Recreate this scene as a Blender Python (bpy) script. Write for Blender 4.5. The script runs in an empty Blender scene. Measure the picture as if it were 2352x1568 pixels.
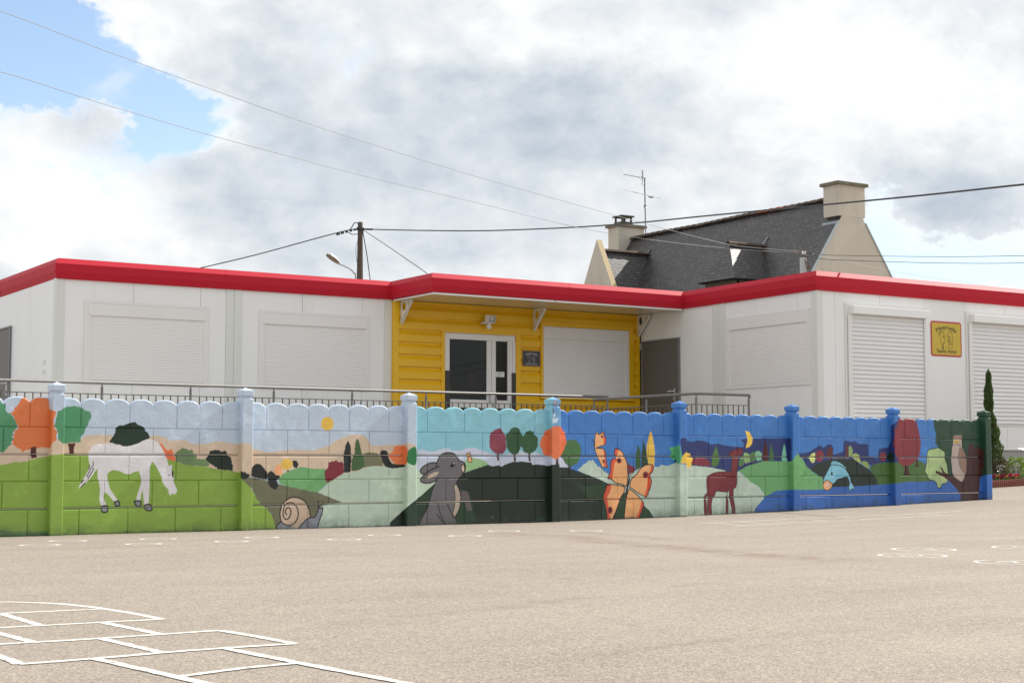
import bpy, bmesh, math, random
import numpy as np
from mathutils import Vector, Matrix, geometry

# Playground wall painted with animals in front of a low prefab school, all lengths in metres.
# X runs along the school front, Y goes away from the playground, Z up.
SC = bpy.context.scene
COL = SC.collection
R = math.radians
random.seed(7)
RNG = np.random.default_rng(11)
EYE = (0.0, 0.0, 0.665)
YAW, PITCH = 32.546, 4.457
SUN_EL, SUN_AZ = 39.5, 91.0          # azimuth clockwise from +Y
EDGE_LINE = [(20.15, 17.2), (20.9, 17.15)]
RINGS = [(3.658, 12.898, 0.161), (4.048, 13.437, 0.158), (4.426, 12.592, 0.146), (4.821, 13.355, 0.156), (5.202, 12.601, 0.144), (5.702, 13.116, 0.152), (6.164, 12.388, 0.145), (6.841, 12.917, 0.151), (7.402, 12.402, 0.152), (8.261, 13.091, 0.154), (8.963, 12.682, 0.16)]
BIG_RINGS = [(8.56, 8.03, 0.245), (9.244, 8.552, 0.244), (8.556, 7.141, 0.243), (10.152, 8.318, 0.266)]
HOPSCOTCH = [[(1.496, 7.021), (1.822, 7.64), (2.002, 7.712), (2.134, 7.589), (2.235, 7.42), (2.306, 7.147), (2.349, 6.836), (2.371, 6.498)], [(1.736, 7.117), (1.86, 7.129), (2.064, 7.115), (2.291, 7.1)], [(1.853, 7.104), (1.86, 6.541)], [(1.391, 6.523), (1.694, 6.516), (2.103, 6.503), (2.373, 6.492)], [(2.11, 6.477), (2.159, 5.935)], [(1.59, 6.961), (1.637, 6.294), (1.662, 5.93)], [(1.263, 5.915), (1.541, 5.921), (1.896, 5.909), (2.307, 5.93), (2.404, 5.924)], [(1.912, 5.908), (1.956, 5.354)], [(2.404, 5.924), (2.438, 5.662), (2.462, 5.348)], [(1.369, 6.417), (1.443, 5.54), (1.443, 5.298)], [(1.443, 5.298), (1.699, 5.31), (1.966, 5.347), (2.189, 5.358), (2.462, 5.348)], [(1.7, 5.304), (1.764, 4.794), (1.81, 4.406), (1.869, 3.933)], [(2.187, 5.353), (2.238, 4.831), (2.303, 4.235), (2.349, 3.623)], [(1.782, 4.72), (2.025, 4.801), (2.235, 4.825)]]
LADDER = [[(11.033, 13.441), (12.099, 13.549), (13.161, 13.525), (14.195, 13.411), (15.174, 13.427)], [(10.89, 12.694), (11.952, 12.93), (12.894, 12.92), (13.941, 12.955), (15.304, 12.923)], [(11.234, 13.446), (11.089, 12.746)], [(11.612, 13.465), (11.494, 12.827)], [(12.057, 13.501), (11.964, 12.92)], [(12.594, 13.531), (12.462, 12.896)], [(13.137, 13.547), (13.039, 12.955)], [(13.813, 13.518), (13.702, 13.011)], [(14.38, 13.362), (14.26, 12.904)], [(14.968, 13.454), (14.883, 12.902)]]
STREAKS = [[0.35, 1.0, (7.949, 12.543), (8.154, 11.825), (7.835, 10.816), (7.781, 9.758), (7.652, 8.743), (7.736, 8.001)], [0.18, 0.8, (8.777, 12.644), (8.674, 11.781), (8.536, 10.874)], [0.3, 0.5, (7.684, 12.125), (7.928, 11.69), (8.205, 11.513)], [0.05, -0.7, (5.494, 9.497), (6.068, 9.575), (6.817, 9.725), (7.425, 9.735)], [0.06, -0.8, (2.789, 4.401), (3.092, 4.414), (3.511, 4.549), (3.899, 4.6)], [0.12, -0.5, (2.887, 5.917), (3.195, 6.024), (3.602, 6.093), (3.914, 6.177), (4.505, 6.428)], [0.1, -0.5, (5.351, 6.713), (5.922, 6.873), (6.448, 6.833)], [0.1, -0.4, (8.742, 10.141), (9.32, 9.869), (9.852, 9.829)], [0.03, 0.9, (5.199, 6.711), (5.197, 6.52), (5.205, 6.348)], [0.02, 0.8, (4.844, 7.857), (4.842, 7.72)], [0.02, 0.8, (5.158, 7.518), (5.17, 7.376)], [0.02, 0.8, (3.888, 7.081), (3.89, 6.956)], [0.02, 0.8, (5.056, 5.234), (5.084, 5.08)], [0.02, 0.8, (3.5, 6.985), (3.521, 6.907)], [0.02, 0.7, (4.521, 7.283), (4.521, 7.183)], [0.02, 0.7, (4.227, 4.925), (4.299, 4.756)], [0.03, -0.6, (3.899, 5.214), (3.958, 5.413)], [0.1, -0.4, (4.188, 4.647), (4.566, 4.564)]]
CABLE_THICK = [(16.357, 44.13, 6.228), (16.978, 43.734, 6.436), (18.221, 42.585, 6.788), (19.433, 41.337, 7.182), (20.151, 40.642, 7.406), (20.428, 40.346, 7.451)]
CABLE_THICK_R = [(20.558, 40.263, 7.445), (20.942, 37.645, 7.109), (21.315, 35.035, 6.799), (21.434, 32.586, 6.541), (21.435, 30.213, 6.304), (21.349, 27.896, 6.098), (21.074, 25.698, 5.902), (20.921, 23.423, 5.713), (20.585, 21.265, 5.5), (20.26, 18.507, 5.251), (19.62, 15.95, 4.982), (18.851, 13.474, 4.68)]
WIRE_A = [(3.75, 21.333, 7.084), (5.888, 23.527, 7.436), (7.766, 24.701, 7.404), (10.158, 26.14, 7.375), (12.03, 26.725, 7.175), (14.193, 27.717, 7.097), (17.414, 28.627, 6.849), (21.75, 29.419, 6.472), (24.28, 29.584, 6.193), (25.823, 29.785, 6.109), (27.85, 29.678, 6.11)]
WIRE_B = [(3.776, 21.316, 6.089), (5.908, 23.515, 6.508), (7.782, 24.691, 6.507), (10.169, 26.133, 6.527), (12.037, 26.721, 6.424), (14.198, 27.714, 6.404), (17.415, 28.627, 6.278), (20.564, 29.346, 6.093), (22.999, 29.571, 6.011), (25.822, 29.786, 6.026), (27.849, 29.678, 6.078)]
WIRE_DROP = [(20.589, 40.244, 7.403), (19.612, 37.308, 6.64), (18.648, 34.364, 5.859), (17.697, 31.412, 5.057), (17.018, 29.473, 4.505)]
WIRES_RIGHT = [[(27.894, 29.65, 6.067), (27.614, 28.642, 5.885), (27.535, 26.32, 5.588), (27.281, 24.11, 5.312), (26.945, 21.952, 5.069), (26.265, 18.827, 4.74)], [(27.893, 29.65, 6.014), (27.569, 28.671, 5.781), (27.533, 26.322, 5.455), (27.278, 24.112, 5.163), (26.941, 21.954, 4.91), (26.26, 18.83, 4.564)], [(27.894, 29.65, 6.078), (29.002, 30.129, 6.125), (33.482, 32.015, 6.226), (39.413, 34.162, 6.425), (43.06, 35.393, 6.538)]]
MURAL_PAINT = [(176, 190, 206), (126, 179, 194), (60, 114, 180), (104, 150, 190), (150, 150, 152), (176, 196, 205), (84, 86, 92), (205, 200, 190), (196, 176, 155), (205, 188, 168), (201, 160, 110), (127, 157, 66), (96, 132, 78), (204, 112, 64), (74, 135, 97), (72, 30, 24), (99, 122, 84), (22, 38, 26), (214, 106, 64), (206, 204, 207), (60, 56, 60), (128, 128, 132), (12, 13, 14), (20, 42, 27), (103, 103, 80), (106, 160, 104), (178, 196, 178), (126, 129, 140), (190, 168, 148), (214, 176, 76), (32, 40, 38), (64, 94, 54), (112, 112, 84), (28, 34, 30), (212, 118, 72), (124, 42, 54), (27, 32, 31), (224, 160, 114), (214, 176, 78), (30, 34, 30), (36, 110, 62), (182, 189, 206), (138, 175, 124), (176, 192, 178), (26, 38, 30), (35, 60, 40), (31, 54, 37), (37, 64, 42), (92, 86, 88), (98, 94, 98), (178, 160, 144), (184, 166, 148), (168, 154, 140), (14, 14, 16), (190, 188, 180), (226, 165, 112), (124, 54, 72), (72, 34, 34), (43, 79, 49), (45, 83, 50), (66, 106, 62), (84, 40, 38), (212, 112, 72), (70, 36, 34), (50, 86, 50), (216, 180, 80), (37, 65, 42), (120, 44, 52), (84, 160, 110), (50, 40, 60), (204, 84, 56), (92, 32, 40), (132, 48, 50), (60, 20, 26), (150, 50, 42), (190, 200, 190), (16, 18, 18), (38, 50, 102), (222, 182, 74), (118, 44, 56), (74, 112, 56), (226, 186, 74), (104, 158, 102), (84, 120, 72), (140, 170, 112), (80, 122, 74), (124, 178, 146), (50, 30, 40), (78, 28, 28), (58, 104, 60), (118, 184, 160), (112, 40, 47), (44, 16, 20), (30, 12, 14), (52, 97, 168), (196, 204, 118), (130, 50, 58), (84, 38, 36), (132, 154, 102), (66, 99, 49), (30, 44, 38), (160, 172, 104), (136, 158, 92), (120, 46, 52), (28, 48, 36), (124, 184, 204), (222, 160, 112), (206, 186, 178), (14, 14, 18), (30, 63, 44), (122, 44, 54), (62, 28, 28), (156, 178, 124), (20, 26, 24), (62, 32, 30), (176, 160, 152), (140, 112, 99), (40, 24, 22), (140, 106, 92), (206, 170, 60)]
MURAL_SHAPES = """\
0,0,0;-3206,1718 1520,1945 3834,2056 3944,1601 3954,-162 -3137,-151
1,0,0;3940,1915 5775,1994 5771,554 3948,457
2,0,0;5775,1994 14180,2580 14066,-289 5769,-323
3,0,6;5769,1438 5891,1441 5890,1085 5837,1073 5768,1084
4,0,5;5783,1372 5838,1378 5835,1315 5785,1311
5,0,5;5768,1183 5852,1179 5838,1129 5768,1117
6,0,3;5769,1283 5789,1289 5785,1233 5769,1238
7,0,3;5785,1228 5813,1217 5796,1192 5775,1199
8,0,5;-3174,860 -902,880 -410,844 -54,872 80,889 238,890 290,927 364,932 525,932 744,894 965,933 1010,929 1078,917 1124,882 1192,892 1294,889 1352,857 1433,851 1499,856 1592,880 1675,884 1770,865 1865,855 1889,872 1997,859 2010,807 2071,800 2169,774 2340,795 2465,802 2717,799 2780,822 2896,851 2908,877 3037,932 3128,961 3234,965 3300,952 3353,906 3370,858 3434,849 3568,857 3663,862 3800,869 3792,873 3865,880 3941,849 3946,561 3843,523 1505,534 109,541 -3161,504
9,0,6;2269,575 2367,619 2467,641 2542,624 2418,586 2344,553
10,0,4;-1385,1223 -1200,1276 -1101,1132 -1112,839 -1373,799
11,0,4;-3163,557 -895,595 -505,648 -385,672 -265,679 -204,706 -61,733 -51,740 78,753 188,749 241,734 315,743 530,716 1082,717 1195,683 1287,653 1379,642 1503,637 1620,610 1798,587 1881,571 1997,422 2065,312 2102,262 2176,212 2226,156 2263,78 2283,-22 2287,-352 -3133,-240
12,0,12;-3146,114 -687,72 -390,55 -188,40 -45,41 -43,-64 -3143,25
13,0,4;-331,1248 -219,1332 -70,1336 -61,1162 7,1148 0,1112 -17,1071 -17,1030 -5,980 22,954 7,918 18,888 -33,847 -48,806 -104,814 -171,805 -227,795 -277,783 -312,762 -310,789 -369,816 -402,844 -388,862 -411,876 -381,900 -404,922 -374,940 -392,955 -348,983 -356,1015 -385,1065 -398,1100 -425,1120 -392,1146 -383,1176 -348,1207
0,0,1;-245,1534 76,1545 84,1186 53,1154 -40,1153 -60,1191 -74,1264 -238,1278
14,0,4;-671,1340 -519,1228 -494,1204 -469,1204 -467,1144 -427,1120 -385,1075 -364,1035 -355,995 -383,965 -397,950 -392,925 -406,904 -381,889 -410,864 -402,844 -434,814 -458,779 -508,764 -656,753 -825,881 -842,1137
15,0,1;-227,813 -178,818 -173,755 -166,719 -220,709 -230,755
15,0,1;118,848 196,854 179,807 180,752 136,749 132,807
14,0,5;79,1180 115,1197 178,1200 221,1194 247,1187 285,1159 328,1149 341,1108 324,1066 309,1025 289,994 279,952 263,931 237,911 244,869 207,859 144,856 81,843 39,873 23,908 27,949 5,990 -16,1010 4,1051 -7,1071 13,1108 12,1143 64,1165
16,0,5;1188,760 1216,786 1261,811 1307,803 1336,792 1359,805 1379,760 1412,750 1412,712 1459,709 1502,701 1553,664 1541,636 1503,636 1379,642 1287,653 1195,681
17,0,4;1502,712 1536,739 1553,783 1605,799 1653,794 1676,781 1711,794 1735,778 1736,751 1778,718 1797,642 1798,587 1738,598 1644,604 1573,653 1514,691
18,0,1;1025,860 1045,855 1080,812 1114,786 1134,802 1148,802 1171,760 1197,696 1190,685 1150,696 1104,708 1081,749 1057,802 1037,828
19,0,1;320,767 335,798 366,834 420,850 495,854 570,851 625,833 669,823 735,831 789,853 855,880 899,898 966,891 1011,865 1046,823 1081,759 1104,706 1117,653 1128,637 1150,653 1160,642 1154,605 1175,557 1181,504 1176,483 1200,440 1215,403 1206,376 1178,364 1161,382 1150,350 1133,367 1121,414 1086,446 1063,484 1051,537 1028,579 1005,621 970,669 953,683 935,643 929,590 931,506 930,421 927,327 922,269 880,270 871,328 864,417 848,370 838,307 800,316 804,349 825,412 846,475 845,517 828,569 818,592 772,582 729,561 685,565 630,591 565,603 522,583 506,550 519,487 536,425 581,362 620,310 582,300 538,353 488,395 478,353 490,302 513,260 453,266 436,323 439,426 427,498 410,535 413,571 409,614 388,591 372,561 331,509 279,463 232,428 242,464 262,499 298,551 318,592 339,643 322,695
20,10,0;364,679 371,659 363,635
20,10,0;336,648 324,610
20,10,0;374,620 356,581 320,520
20,10,0;355,631 327,579 309,540
20,10,0;294,487 253,438
20,10,0;280,510 255,481
21,0,0;587,302 623,308 634,268 596,264
22,13,0;587,302 623,308 634,268 596,264 587,302
21,0,0;780,306 838,305 847,260 801,261
22,13,0;780,306 838,305 847,260 801,261 780,306
21,0,0;459,261 512,265 521,234 508,206 471,207 456,235
22,13,0;459,261 512,265 521,234 508,206 471,207 456,235 459,261
21,0,0;883,264 922,274 958,253 956,216 918,214 892,228
22,13,0;883,264 922,274 958,253 956,216 918,214 892,228 883,264
22,0,0;1138,550 1137,548 1137,547 1136,546 1134,545 1133,544 1131,544 1129,544 1128,545 1126,546 1125,547 1124,548 1124,550 1124,552 1125,553 1126,555 1127,556 1129,556 1131,556 1132,556 1134,556 1136,555 1137,553 1137,552
22,0,1;1157,600 1169,589 1177,536 1170,523 1156,552
23,0,4;525,861 527,882 558,924 574,955 578,992 611,1019 632,1029 654,1024 686,1041 730,1052 780,1058 808,1032 852,1017 877,996 875,975 909,954 926,917 916,898 877,893 844,874 789,848 724,829 669,824 625,841 570,851
24,0,3;1894,511 1954,527 2002,527 2075,510 2172,493 2271,464 2345,447 2444,424 2760,365 2875,324 3037,263 2915,245 2799,229 2750,79 2753,-146 2285,-132 2263,78 2226,156 2176,212 2102,262 2065,312 2016,400 1997,422
25,0,2;2301,492 2344,553 2418,586 2542,624 2592,628 2668,613 2834,607 2898,607 2951,493 2874,460 2772,382 2760,365 2595,395 2444,424 2320,458
26,0,2;2753,-146 2750,79 2799,229 2915,245 3037,263 2875,324 2760,365 2798,393 2887,465 2951,499 3054,563 3119,567 3211,583 3342,629 3449,640 3530,635 3638,640 3801,652 3794,664 3933,664 3946,592 4025,581 4223,508 4199,471 4125,394 3929,271 3797,181 3595,1 3589,-170
27,0,0;2295,9 2295,39 2337,71 2424,41 2499,6 2537,3 2574,38 2624,87 2674,108 2724,117 2752,174 2764,222 2787,201 2815,215 2807,156 2778,84 2751,-7
28,0,0;2337,76 2326,154 2336,209 2360,258 2396,297 2458,318 2521,317 2583,294 2634,249 2660,192 2670,112 2624,87 2537,3 2487,12 2424,36 2375,48
22,13,0;2401,149 2386,166 2389,191 2412,219 2437,207 2448,168 2433,121 2399,97 2367,125 2361,175 2375,230 2409,261 2459,265 2507,234 2532,161 2521,100 2484,56 2434,35 2377,51 2340,82 2326,154 2338,220 2372,275 2433,313 2496,321 2571,300 2628,254 2658,192 2670,112
22,12,0;2670,112 2724,117 2752,177 2769,236 2758,278
22,12,0;2761,222 2787,201 2815,215
22,12,0;2815,218 2807,156 2779,87 2751,-7
22,12,0;2295,7 2295,39 2337,74
22,12,0;2537,3 2586,58 2630,95 2670,112
22,12,0;2295,4 2400,-4
22,8,0;2792,226 2812,244 2819,269 2809,269
29,0,1;2932,1073 2930,1055 2922,1038 2911,1023 2895,1012 2877,1004 2858,1002 2839,1004 2821,1011 2805,1022 2793,1036 2785,1053 2783,1071 2785,1089 2792,1106 2804,1121 2819,1133 2837,1140 2856,1143 2876,1141 2894,1134 2910,1123 2922,1108 2929,1092
30,0,4;3103,902 3123,875 3136,812 3144,732 3138,584 3106,570 3060,572 3052,732 3071,846
31,0,2;3208,922 3234,905 3250,848 3268,767 3295,756 3305,629 3237,595 3171,583 3145,595 3150,709 3183,767 3188,870
32,0,4;3295,767 3354,781 3448,774 3488,751 3516,687 3530,638 3449,638 3342,627 3305,622
33,0,2;3488,779 3515,803 3569,801 3593,768 3603,710 3637,664 3719,654 3801,652 3801,628 3719,617 3638,611 3557,629 3523,675 3495,745
34,0,2;3610,768 3650,792 3657,838 3718,856 3800,849 3834,828 3829,675 3808,652 3678,655 3624,710 3596,745
35,0,4;2831,584 2872,618 2872,681 2897,675 2910,686 2936,681 2962,698 2994,675 3040,681 3053,641 3060,567 2989,527 2912,488 2855,466 2832,528
36,0,2;1883,585 1929,578 1977,556 1992,549 1960,516 1912,500 1888,522
36,0,2;2001,576 2013,631 2048,660 2097,658 2134,625 2177,575 2190,531 2172,504 2075,515 2002,532
36,0,2;2190,575 2220,592 2245,575 2270,547 2319,542 2322,519 2283,492 2305,453 2296,420 2272,396 2222,420 2191,454 2184,531
37,0,2;2257,586 2275,641 2317,658 2343,608 2344,553 2307,542 2270,553
38,0,3;2459,656 2457,641 2451,628 2440,616 2427,608 2412,602 2395,600 2378,602 2363,608 2349,617 2339,628 2332,642 2330,656 2332,670 2338,684 2348,695 2361,704 2377,710 2394,712 2410,710 2426,704 2440,695 2450,684 2457,670
39,0,4;2462,692 2504,692 2527,658 2511,613 2486,619 2467,641
39,0,0;2421,589 2421,586 2420,584 2418,582 2416,580 2413,579 2410,579 2407,579 2405,580 2402,582 2400,584 2399,586 2399,589 2399,592 2400,594 2402,596 2404,598 2407,599 2410,599 2413,599 2415,598 2418,596 2420,594 2421,592
40,0,3;3835,799 3902,840 3932,843 3951,799 3985,758 3978,706 3951,675 3915,638 3842,664 3818,695
41,0,5;3946,820 4049,805 4135,790 4210,806 4297,827 4372,822 4397,803 4524,807 4600,834 4677,840 4741,819 4806,803 4910,771 5041,750 5173,772 5306,816 5359,784 5548,785 5617,763 5740,741 5850,775 5865,739 5907,728 5962,662 5997,617 5878,587 5440,588 5041,589 4884,600 4601,558 4348,528 3947,581
26,0,10;3934,600 4025,590 4223,560 4273,497 4186,445 3935,271
42,0,3;4569,696 4651,733 4741,712 4819,696 4871,664 4877,648 4729,611 4575,553
43,0,4;6130,589 6201,639 6258,678 6301,706 6330,690 6344,712 6372,684 6401,656 6430,628 6473,617 6516,571 6588,537 6631,469 6806,423 6880,502 6910,547 6955,559 7075,616 7270,627 7346,621 7408,650 7484,632 7623,671 7794,650 7800,637 7993,637 8174,626 8326,620 8433,592 8509,558 8664,568 8788,494 8866,430 8992,384 9086,302 9109,256 9101,233 9004,154 8931,87 8911,-187 6569,-171 6573,425 6329,516 6187,561
44,0,3;3618,41 3785,171 3929,266 4063,363 4186,456 4398,496 4512,506 4550,559 4729,611 4871,648 4936,634 5028,643 5054,627 5093,648 5212,681 5333,684 5467,677 5481,648 5575,651 5712,637 5740,648 5864,659 5865,623 5976,617 6060,595 6215,550 6329,516 6429,487 6573,430 6718,406 6835,366 7012,284 7086,215 7123,163 7205,104 7280,11 7278,-190 3573,-252
45,0,8;4449,391 4601,373 4652,293 4717,28 4450,-19
45,0,8;5480,42 5697,62 5711,7 5480,-5
46,0,8;3929,251 4063,353 4186,456 4125,248 3992,-60 3798,-55 3797,150
45,0,9;6144,417 6285,393 6515,436 6572,391 6507,290 6570,8 6484,10 6485,234 6285,248
47,0,3;6820,320 7057,261 7123,163 7205,104 7280,11 7278,-190 6627,-173 6716,163
48,0,5;4512,369 4576,363 4612,347 4627,294 4646,230 4663,145 4595,146 4570,242 4519,253
49,0,0;3989,581 4013,618 4086,659 4148,673 4200,667 4198,625 4124,591 4075,560 4013,552
22,13,0;3989,581 4013,618 4086,659 4148,673 4200,667 4198,625 4124,591 4075,560 4013,552 3989,581
49,0,0;4198,628 4204,675 4229,722 4272,764 4347,782 4423,770 4467,733 4499,694 4543,683 4569,654 4573,590 4543,553 4512,517 4474,480 4461,454 4487,401 4506,348 4515,285 4506,211 4481,148 4450,86 4469,2 4469,-40 3982,-29 3998,43 4016,84 4064,156 4107,238 4131,331 4162,414 4205,487 4174,497 4235,633
22,13,0;4198,628 4204,675 4229,722 4272,764 4347,782 4423,770 4467,733 4499,694 4543,683 4569,654 4573,590 4543,553 4512,517 4474,480 4461,454 4487,401 4506,348 4515,285 4506,211 4481,148 4450,86 4469,2 4469,-40
22,12,0;4205,487 4162,414 4131,331 4107,238 4064,156 4016,84 3992,23
49,0,0;3995,488 4026,529 4087,576 4173,612 4235,633 4248,560 4211,497 4149,461 4075,451 4014,462
22,13,0;4235,633 4173,612 4087,576 4026,529 3995,488 4014,462 4075,451 4149,461 4211,495
50,0,1;4069,503 4099,539 4173,570 4229,575 4211,539 4149,513 4100,498
51,0,0;4518,601 4522,638 4543,652 4565,633 4569,590 4552,567 4531,574
22,10,0;4518,601 4522,638 4543,652 4565,633 4569,590 4552,567 4531,574 4518,601
52,0,0;4449,448 4474,411 4500,358 4513,295 4510,232 4488,159 4450,96 4431,74 4406,108 4425,170 4439,244 4439,328 4426,412
22,9,0;4449,448 4474,411 4500,358 4513,295 4510,232 4488,159 4450,96 4431,74 4406,108 4425,170 4439,244 4439,328 4426,412 4449,448
53,0,1;4375,633 4385,656 4417,670 4442,664 4443,649 4417,624 4385,620
54,0,0;4434,663 4434,661 4433,660 4432,658 4430,657 4428,656 4425,656 4423,656 4421,657 4419,658 4418,660 4417,661 4417,663 4417,665 4418,667 4419,668 4421,670 4423,670 4425,671 4428,670 4430,670 4432,668 4433,667 4434,665
22,10,0;4215,231 4237,163 4262,100 4300,37 4331,-6
22,10,0;4337,229 4362,182 4412,108 4450,65
22,10,0;4206,117 4250,69 4313,-5
55,0,0;4590,776 4613,770 4626,786 4641,765 4651,739 4658,696 4658,680 4632,675 4611,691 4600,728 4590,749
22,9,0;4590,776 4613,770 4626,786 4641,765 4651,739 4658,696 4658,680 4632,675 4611,691 4600,728 4590,749 4590,776
22,9,0;4600,726 4651,739
56,0,5;4890,911 4896,964 4909,997 4962,1035 5014,1052 5054,1050 5080,1009 5106,988 5113,912 5126,837 5093,783 5054,767 4975,772 4923,814 4897,836 4897,879
57,0,1;4996,772 5025,772 5025,694 4999,694
57,0,1;5224,783 5252,783 5255,686 5227,686
57,0,1;5428,784 5456,784 5459,686 5431,686
58,0,6;5120,913 5113,988 5159,1010 5186,1054 5239,1071 5293,1055 5319,1012 5346,991 5339,925 5319,838 5292,784 5239,760 5186,772 5133,837
59,0,6;5319,882 5333,969 5386,991 5393,1024 5454,1036 5501,1020 5508,987 5556,960 5562,883 5535,817 5481,779 5413,773 5359,806
60,0,5;5893,783 5935,839 5963,917 6019,934 6090,935 6160,896 6181,818 6173,740 6131,673 6060,634 6004,628 5948,662 5907,728
61,0,1;5997,634 6032,634 6025,611 6004,611
62,0,5;5587,883 5603,944 5644,994 5665,1033 5713,1052 5768,1078 5796,1089 5886,1085 5907,1052 5949,1019 5948,975 5969,919 5941,842 5913,786 5878,742 5836,714 5781,719 5740,741 5658,758 5623,785 5630,818 5592,840
63,0,1;5820,717 5847,717 5853,655 5811,655
64,0,2;7029,879 7054,857 7073,788 7075,616 7015,587 6993,604 6998,753
65,0,3;7229,1048 7259,1008 7285,893 7299,800 7286,633 7255,638 7195,650 7166,788 7175,892 7206,985
66,0,2;7112,932 7137,892 7166,800 7192,644 7135,616 7082,604 7088,753
67,0,3;6874,656 6926,639 6985,616 6992,581 6940,553 6888,536
68,0,5;7517,854 7563,860 7625,872 7695,884 7725,779 7732,666 7639,667 7608,708 7562,720 7531,755 7563,790
69,0,1;7608,706 7636,706 7636,673 7611,673
55,0,0;6388,988 6417,1031 6446,1000 6497,1028 6518,1029 6525,978 6547,967 6544,893 6503,874 6402,842 6503,836 6539,797 6553,684 6574,616 6545,622 6523,628 6501,611 6473,650 6430,729 6387,819 6381,909
70,0,0;6501,1027 6521,1028 6527,978 6550,967 6544,892 6515,878 6512,955
70,0,0;6500,836 6539,797 6548,695 6574,616 6516,639 6531,707 6517,797
22,9,0;6388,988 6417,1031 6446,1000 6497,1028 6518,1029 6525,978 6547,967 6544,893 6503,874 6402,842 6503,836 6539,797 6553,684 6574,616 6545,622 6523,628 6501,611 6473,650 6430,729 6387,819 6381,909 6388,988
71,0,0;6505,975 6504,971 6503,966 6500,963 6497,960 6493,958 6489,957 6485,958 6481,960 6478,962 6475,966 6474,970 6473,975 6474,980 6475,984 6478,988 6481,991 6485,993 6489,993 6493,993 6497,991 6500,988 6503,984 6505,980
71,0,0;6528,690 6527,683 6526,677 6524,672 6521,668 6517,666 6513,665 6510,666 6506,668 6503,672 6501,677 6499,683 6499,690 6500,696 6501,702 6503,707 6506,711 6510,714 6514,715 6517,714 6521,711 6524,707 6526,702 6527,696
22,10,0;6357,940 6371,886 6380,819
55,0,0;6580,487 6588,526 6610,571 6618,662 6640,713 6691,724 6698,741 6674,775 6677,826 6699,837 6736,832 6787,804 6823,753 6867,662 6874,559 6878,502 6850,400 6777,423 6689,435 6631,478
70,0,0;6580,487 6588,526 6610,571 6618,662 6640,713 6691,724 6720,713 6676,662 6658,582 6638,478 6609,481
70,0,0;6674,775 6677,826 6699,837 6733,830 6718,786 6716,741 6698,735
22,12,0;6580,487 6588,526 6610,571 6618,662 6640,713 6691,724 6698,741 6674,775 6677,826 6699,837 6736,832 6787,804 6823,753 6867,662 6874,559 6878,502 6850,400 6777,423 6689,435 6631,478 6580,487
72,0,0;6782,698 6780,689 6776,681 6770,674 6762,668 6753,665 6743,664 6733,665 6724,668 6716,674 6710,681 6707,689 6705,698 6707,707 6711,715 6717,722 6725,727 6734,731 6744,732 6754,731 6763,727 6771,722 6777,715 6780,707
73,0,0;6766,698 6765,693 6763,688 6759,683 6754,680 6749,678 6743,677 6738,678 6732,680 6728,683 6724,688 6722,693 6722,698 6722,703 6725,708 6728,712 6733,716 6738,718 6744,718 6749,718 6755,716 6759,712 6763,708 6765,703
55,0,0;6902,388 6932,479 6999,524 7060,593 7120,633 7195,652 7255,644 7273,615 7255,563 7217,535 7224,494 7242,454 7231,397 7200,339 7162,265 7124,277 7013,324
70,0,0;7233,644 7255,641 7273,615 7255,563 7217,535 7224,494 7242,454 7231,397 7200,339 7162,265 7129,277 7162,363 7181,454 7179,535 7228,581
22,12,0;6902,388 6932,479 6999,524 7060,593 7120,633 7195,652 7255,644 7273,615 7255,563 7217,535 7224,494 7242,454 7231,397 7200,339 7162,265 7124,277 7013,324 6902,388
72,0,0;7191,529 7190,518 7185,508 7178,500 7170,493 7159,489 7149,488 7138,489 7128,494 7119,500 7112,509 7108,519 7107,529 7108,540 7113,550 7119,559 7128,565 7138,569 7149,571 7160,569 7170,565 7179,558 7186,550 7190,540
73,0,0;7168,529 7168,524 7166,520 7163,516 7159,513 7154,512 7149,511 7144,512 7139,513 7135,516 7132,520 7130,525 7129,529 7130,534 7132,539 7135,542 7139,545 7144,547 7149,548 7154,547 7159,545 7163,542 7166,538 7168,534
55,0,0;6558,413 6631,418 6747,406 6828,383 6813,321 6768,264 6731,186 6687,96 6628,1 6563,3 6556,87 6528,189 6507,268 6521,324 6543,357
70,0,0;6558,413 6631,418 6601,323 6565,278 6578,188 6599,64 6621,2 6563,3 6556,87 6528,189 6507,268 6521,324
22,12,0;6558,413 6631,418 6747,406 6828,383 6813,321 6768,264 6731,186 6687,96 6628,1 6563,3 6556,87 6528,189 6507,268 6521,324 6543,357 6558,413
72,0,0;6643,119 6642,108 6638,98 6632,89 6624,83 6615,78 6605,77 6596,79 6587,83 6579,90 6573,99 6569,110 6568,121 6569,132 6573,142 6579,151 6587,157 6596,161 6606,163 6616,161 6625,157 6632,150 6638,141 6642,130
73,0,0;6626,122 6625,115 6623,110 6620,104 6616,101 6611,98 6605,97 6600,98 6595,101 6591,105 6588,110 6586,116 6585,123 6586,129 6588,135 6591,140 6596,144 6600,146 6606,147 6611,146 6616,143 6620,139 6623,134 6625,128
55,0,0;6894,365 6968,325 7057,261 7109,203 7116,168 7078,89 7040,10 6980,-6 6830,-3 6826,94 6849,241 6872,320
70,0,0;7083,226 7109,203 7116,168 7078,89 7040,4 6980,-6 7018,56 7063,146
22,12,0;6894,365 6968,325 7057,261 7109,203 7116,168 7078,89 7040,10 6980,-6 6830,-3 6826,94 6849,241 6872,320 6894,365
74,0,2;6899,7 6936,32 6980,17 6980,-6 6899,-4
75,0,1;6850,400 6820,315 6842,332 6882,377
76,0,1;6888,496 6910,485 6907,445 6883,388 6864,314 6842,318 6850,377 6873,434
22,8,0;6898,496 6888,536 6878,559
22,8,0;6904,496 6933,542 6970,564
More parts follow.
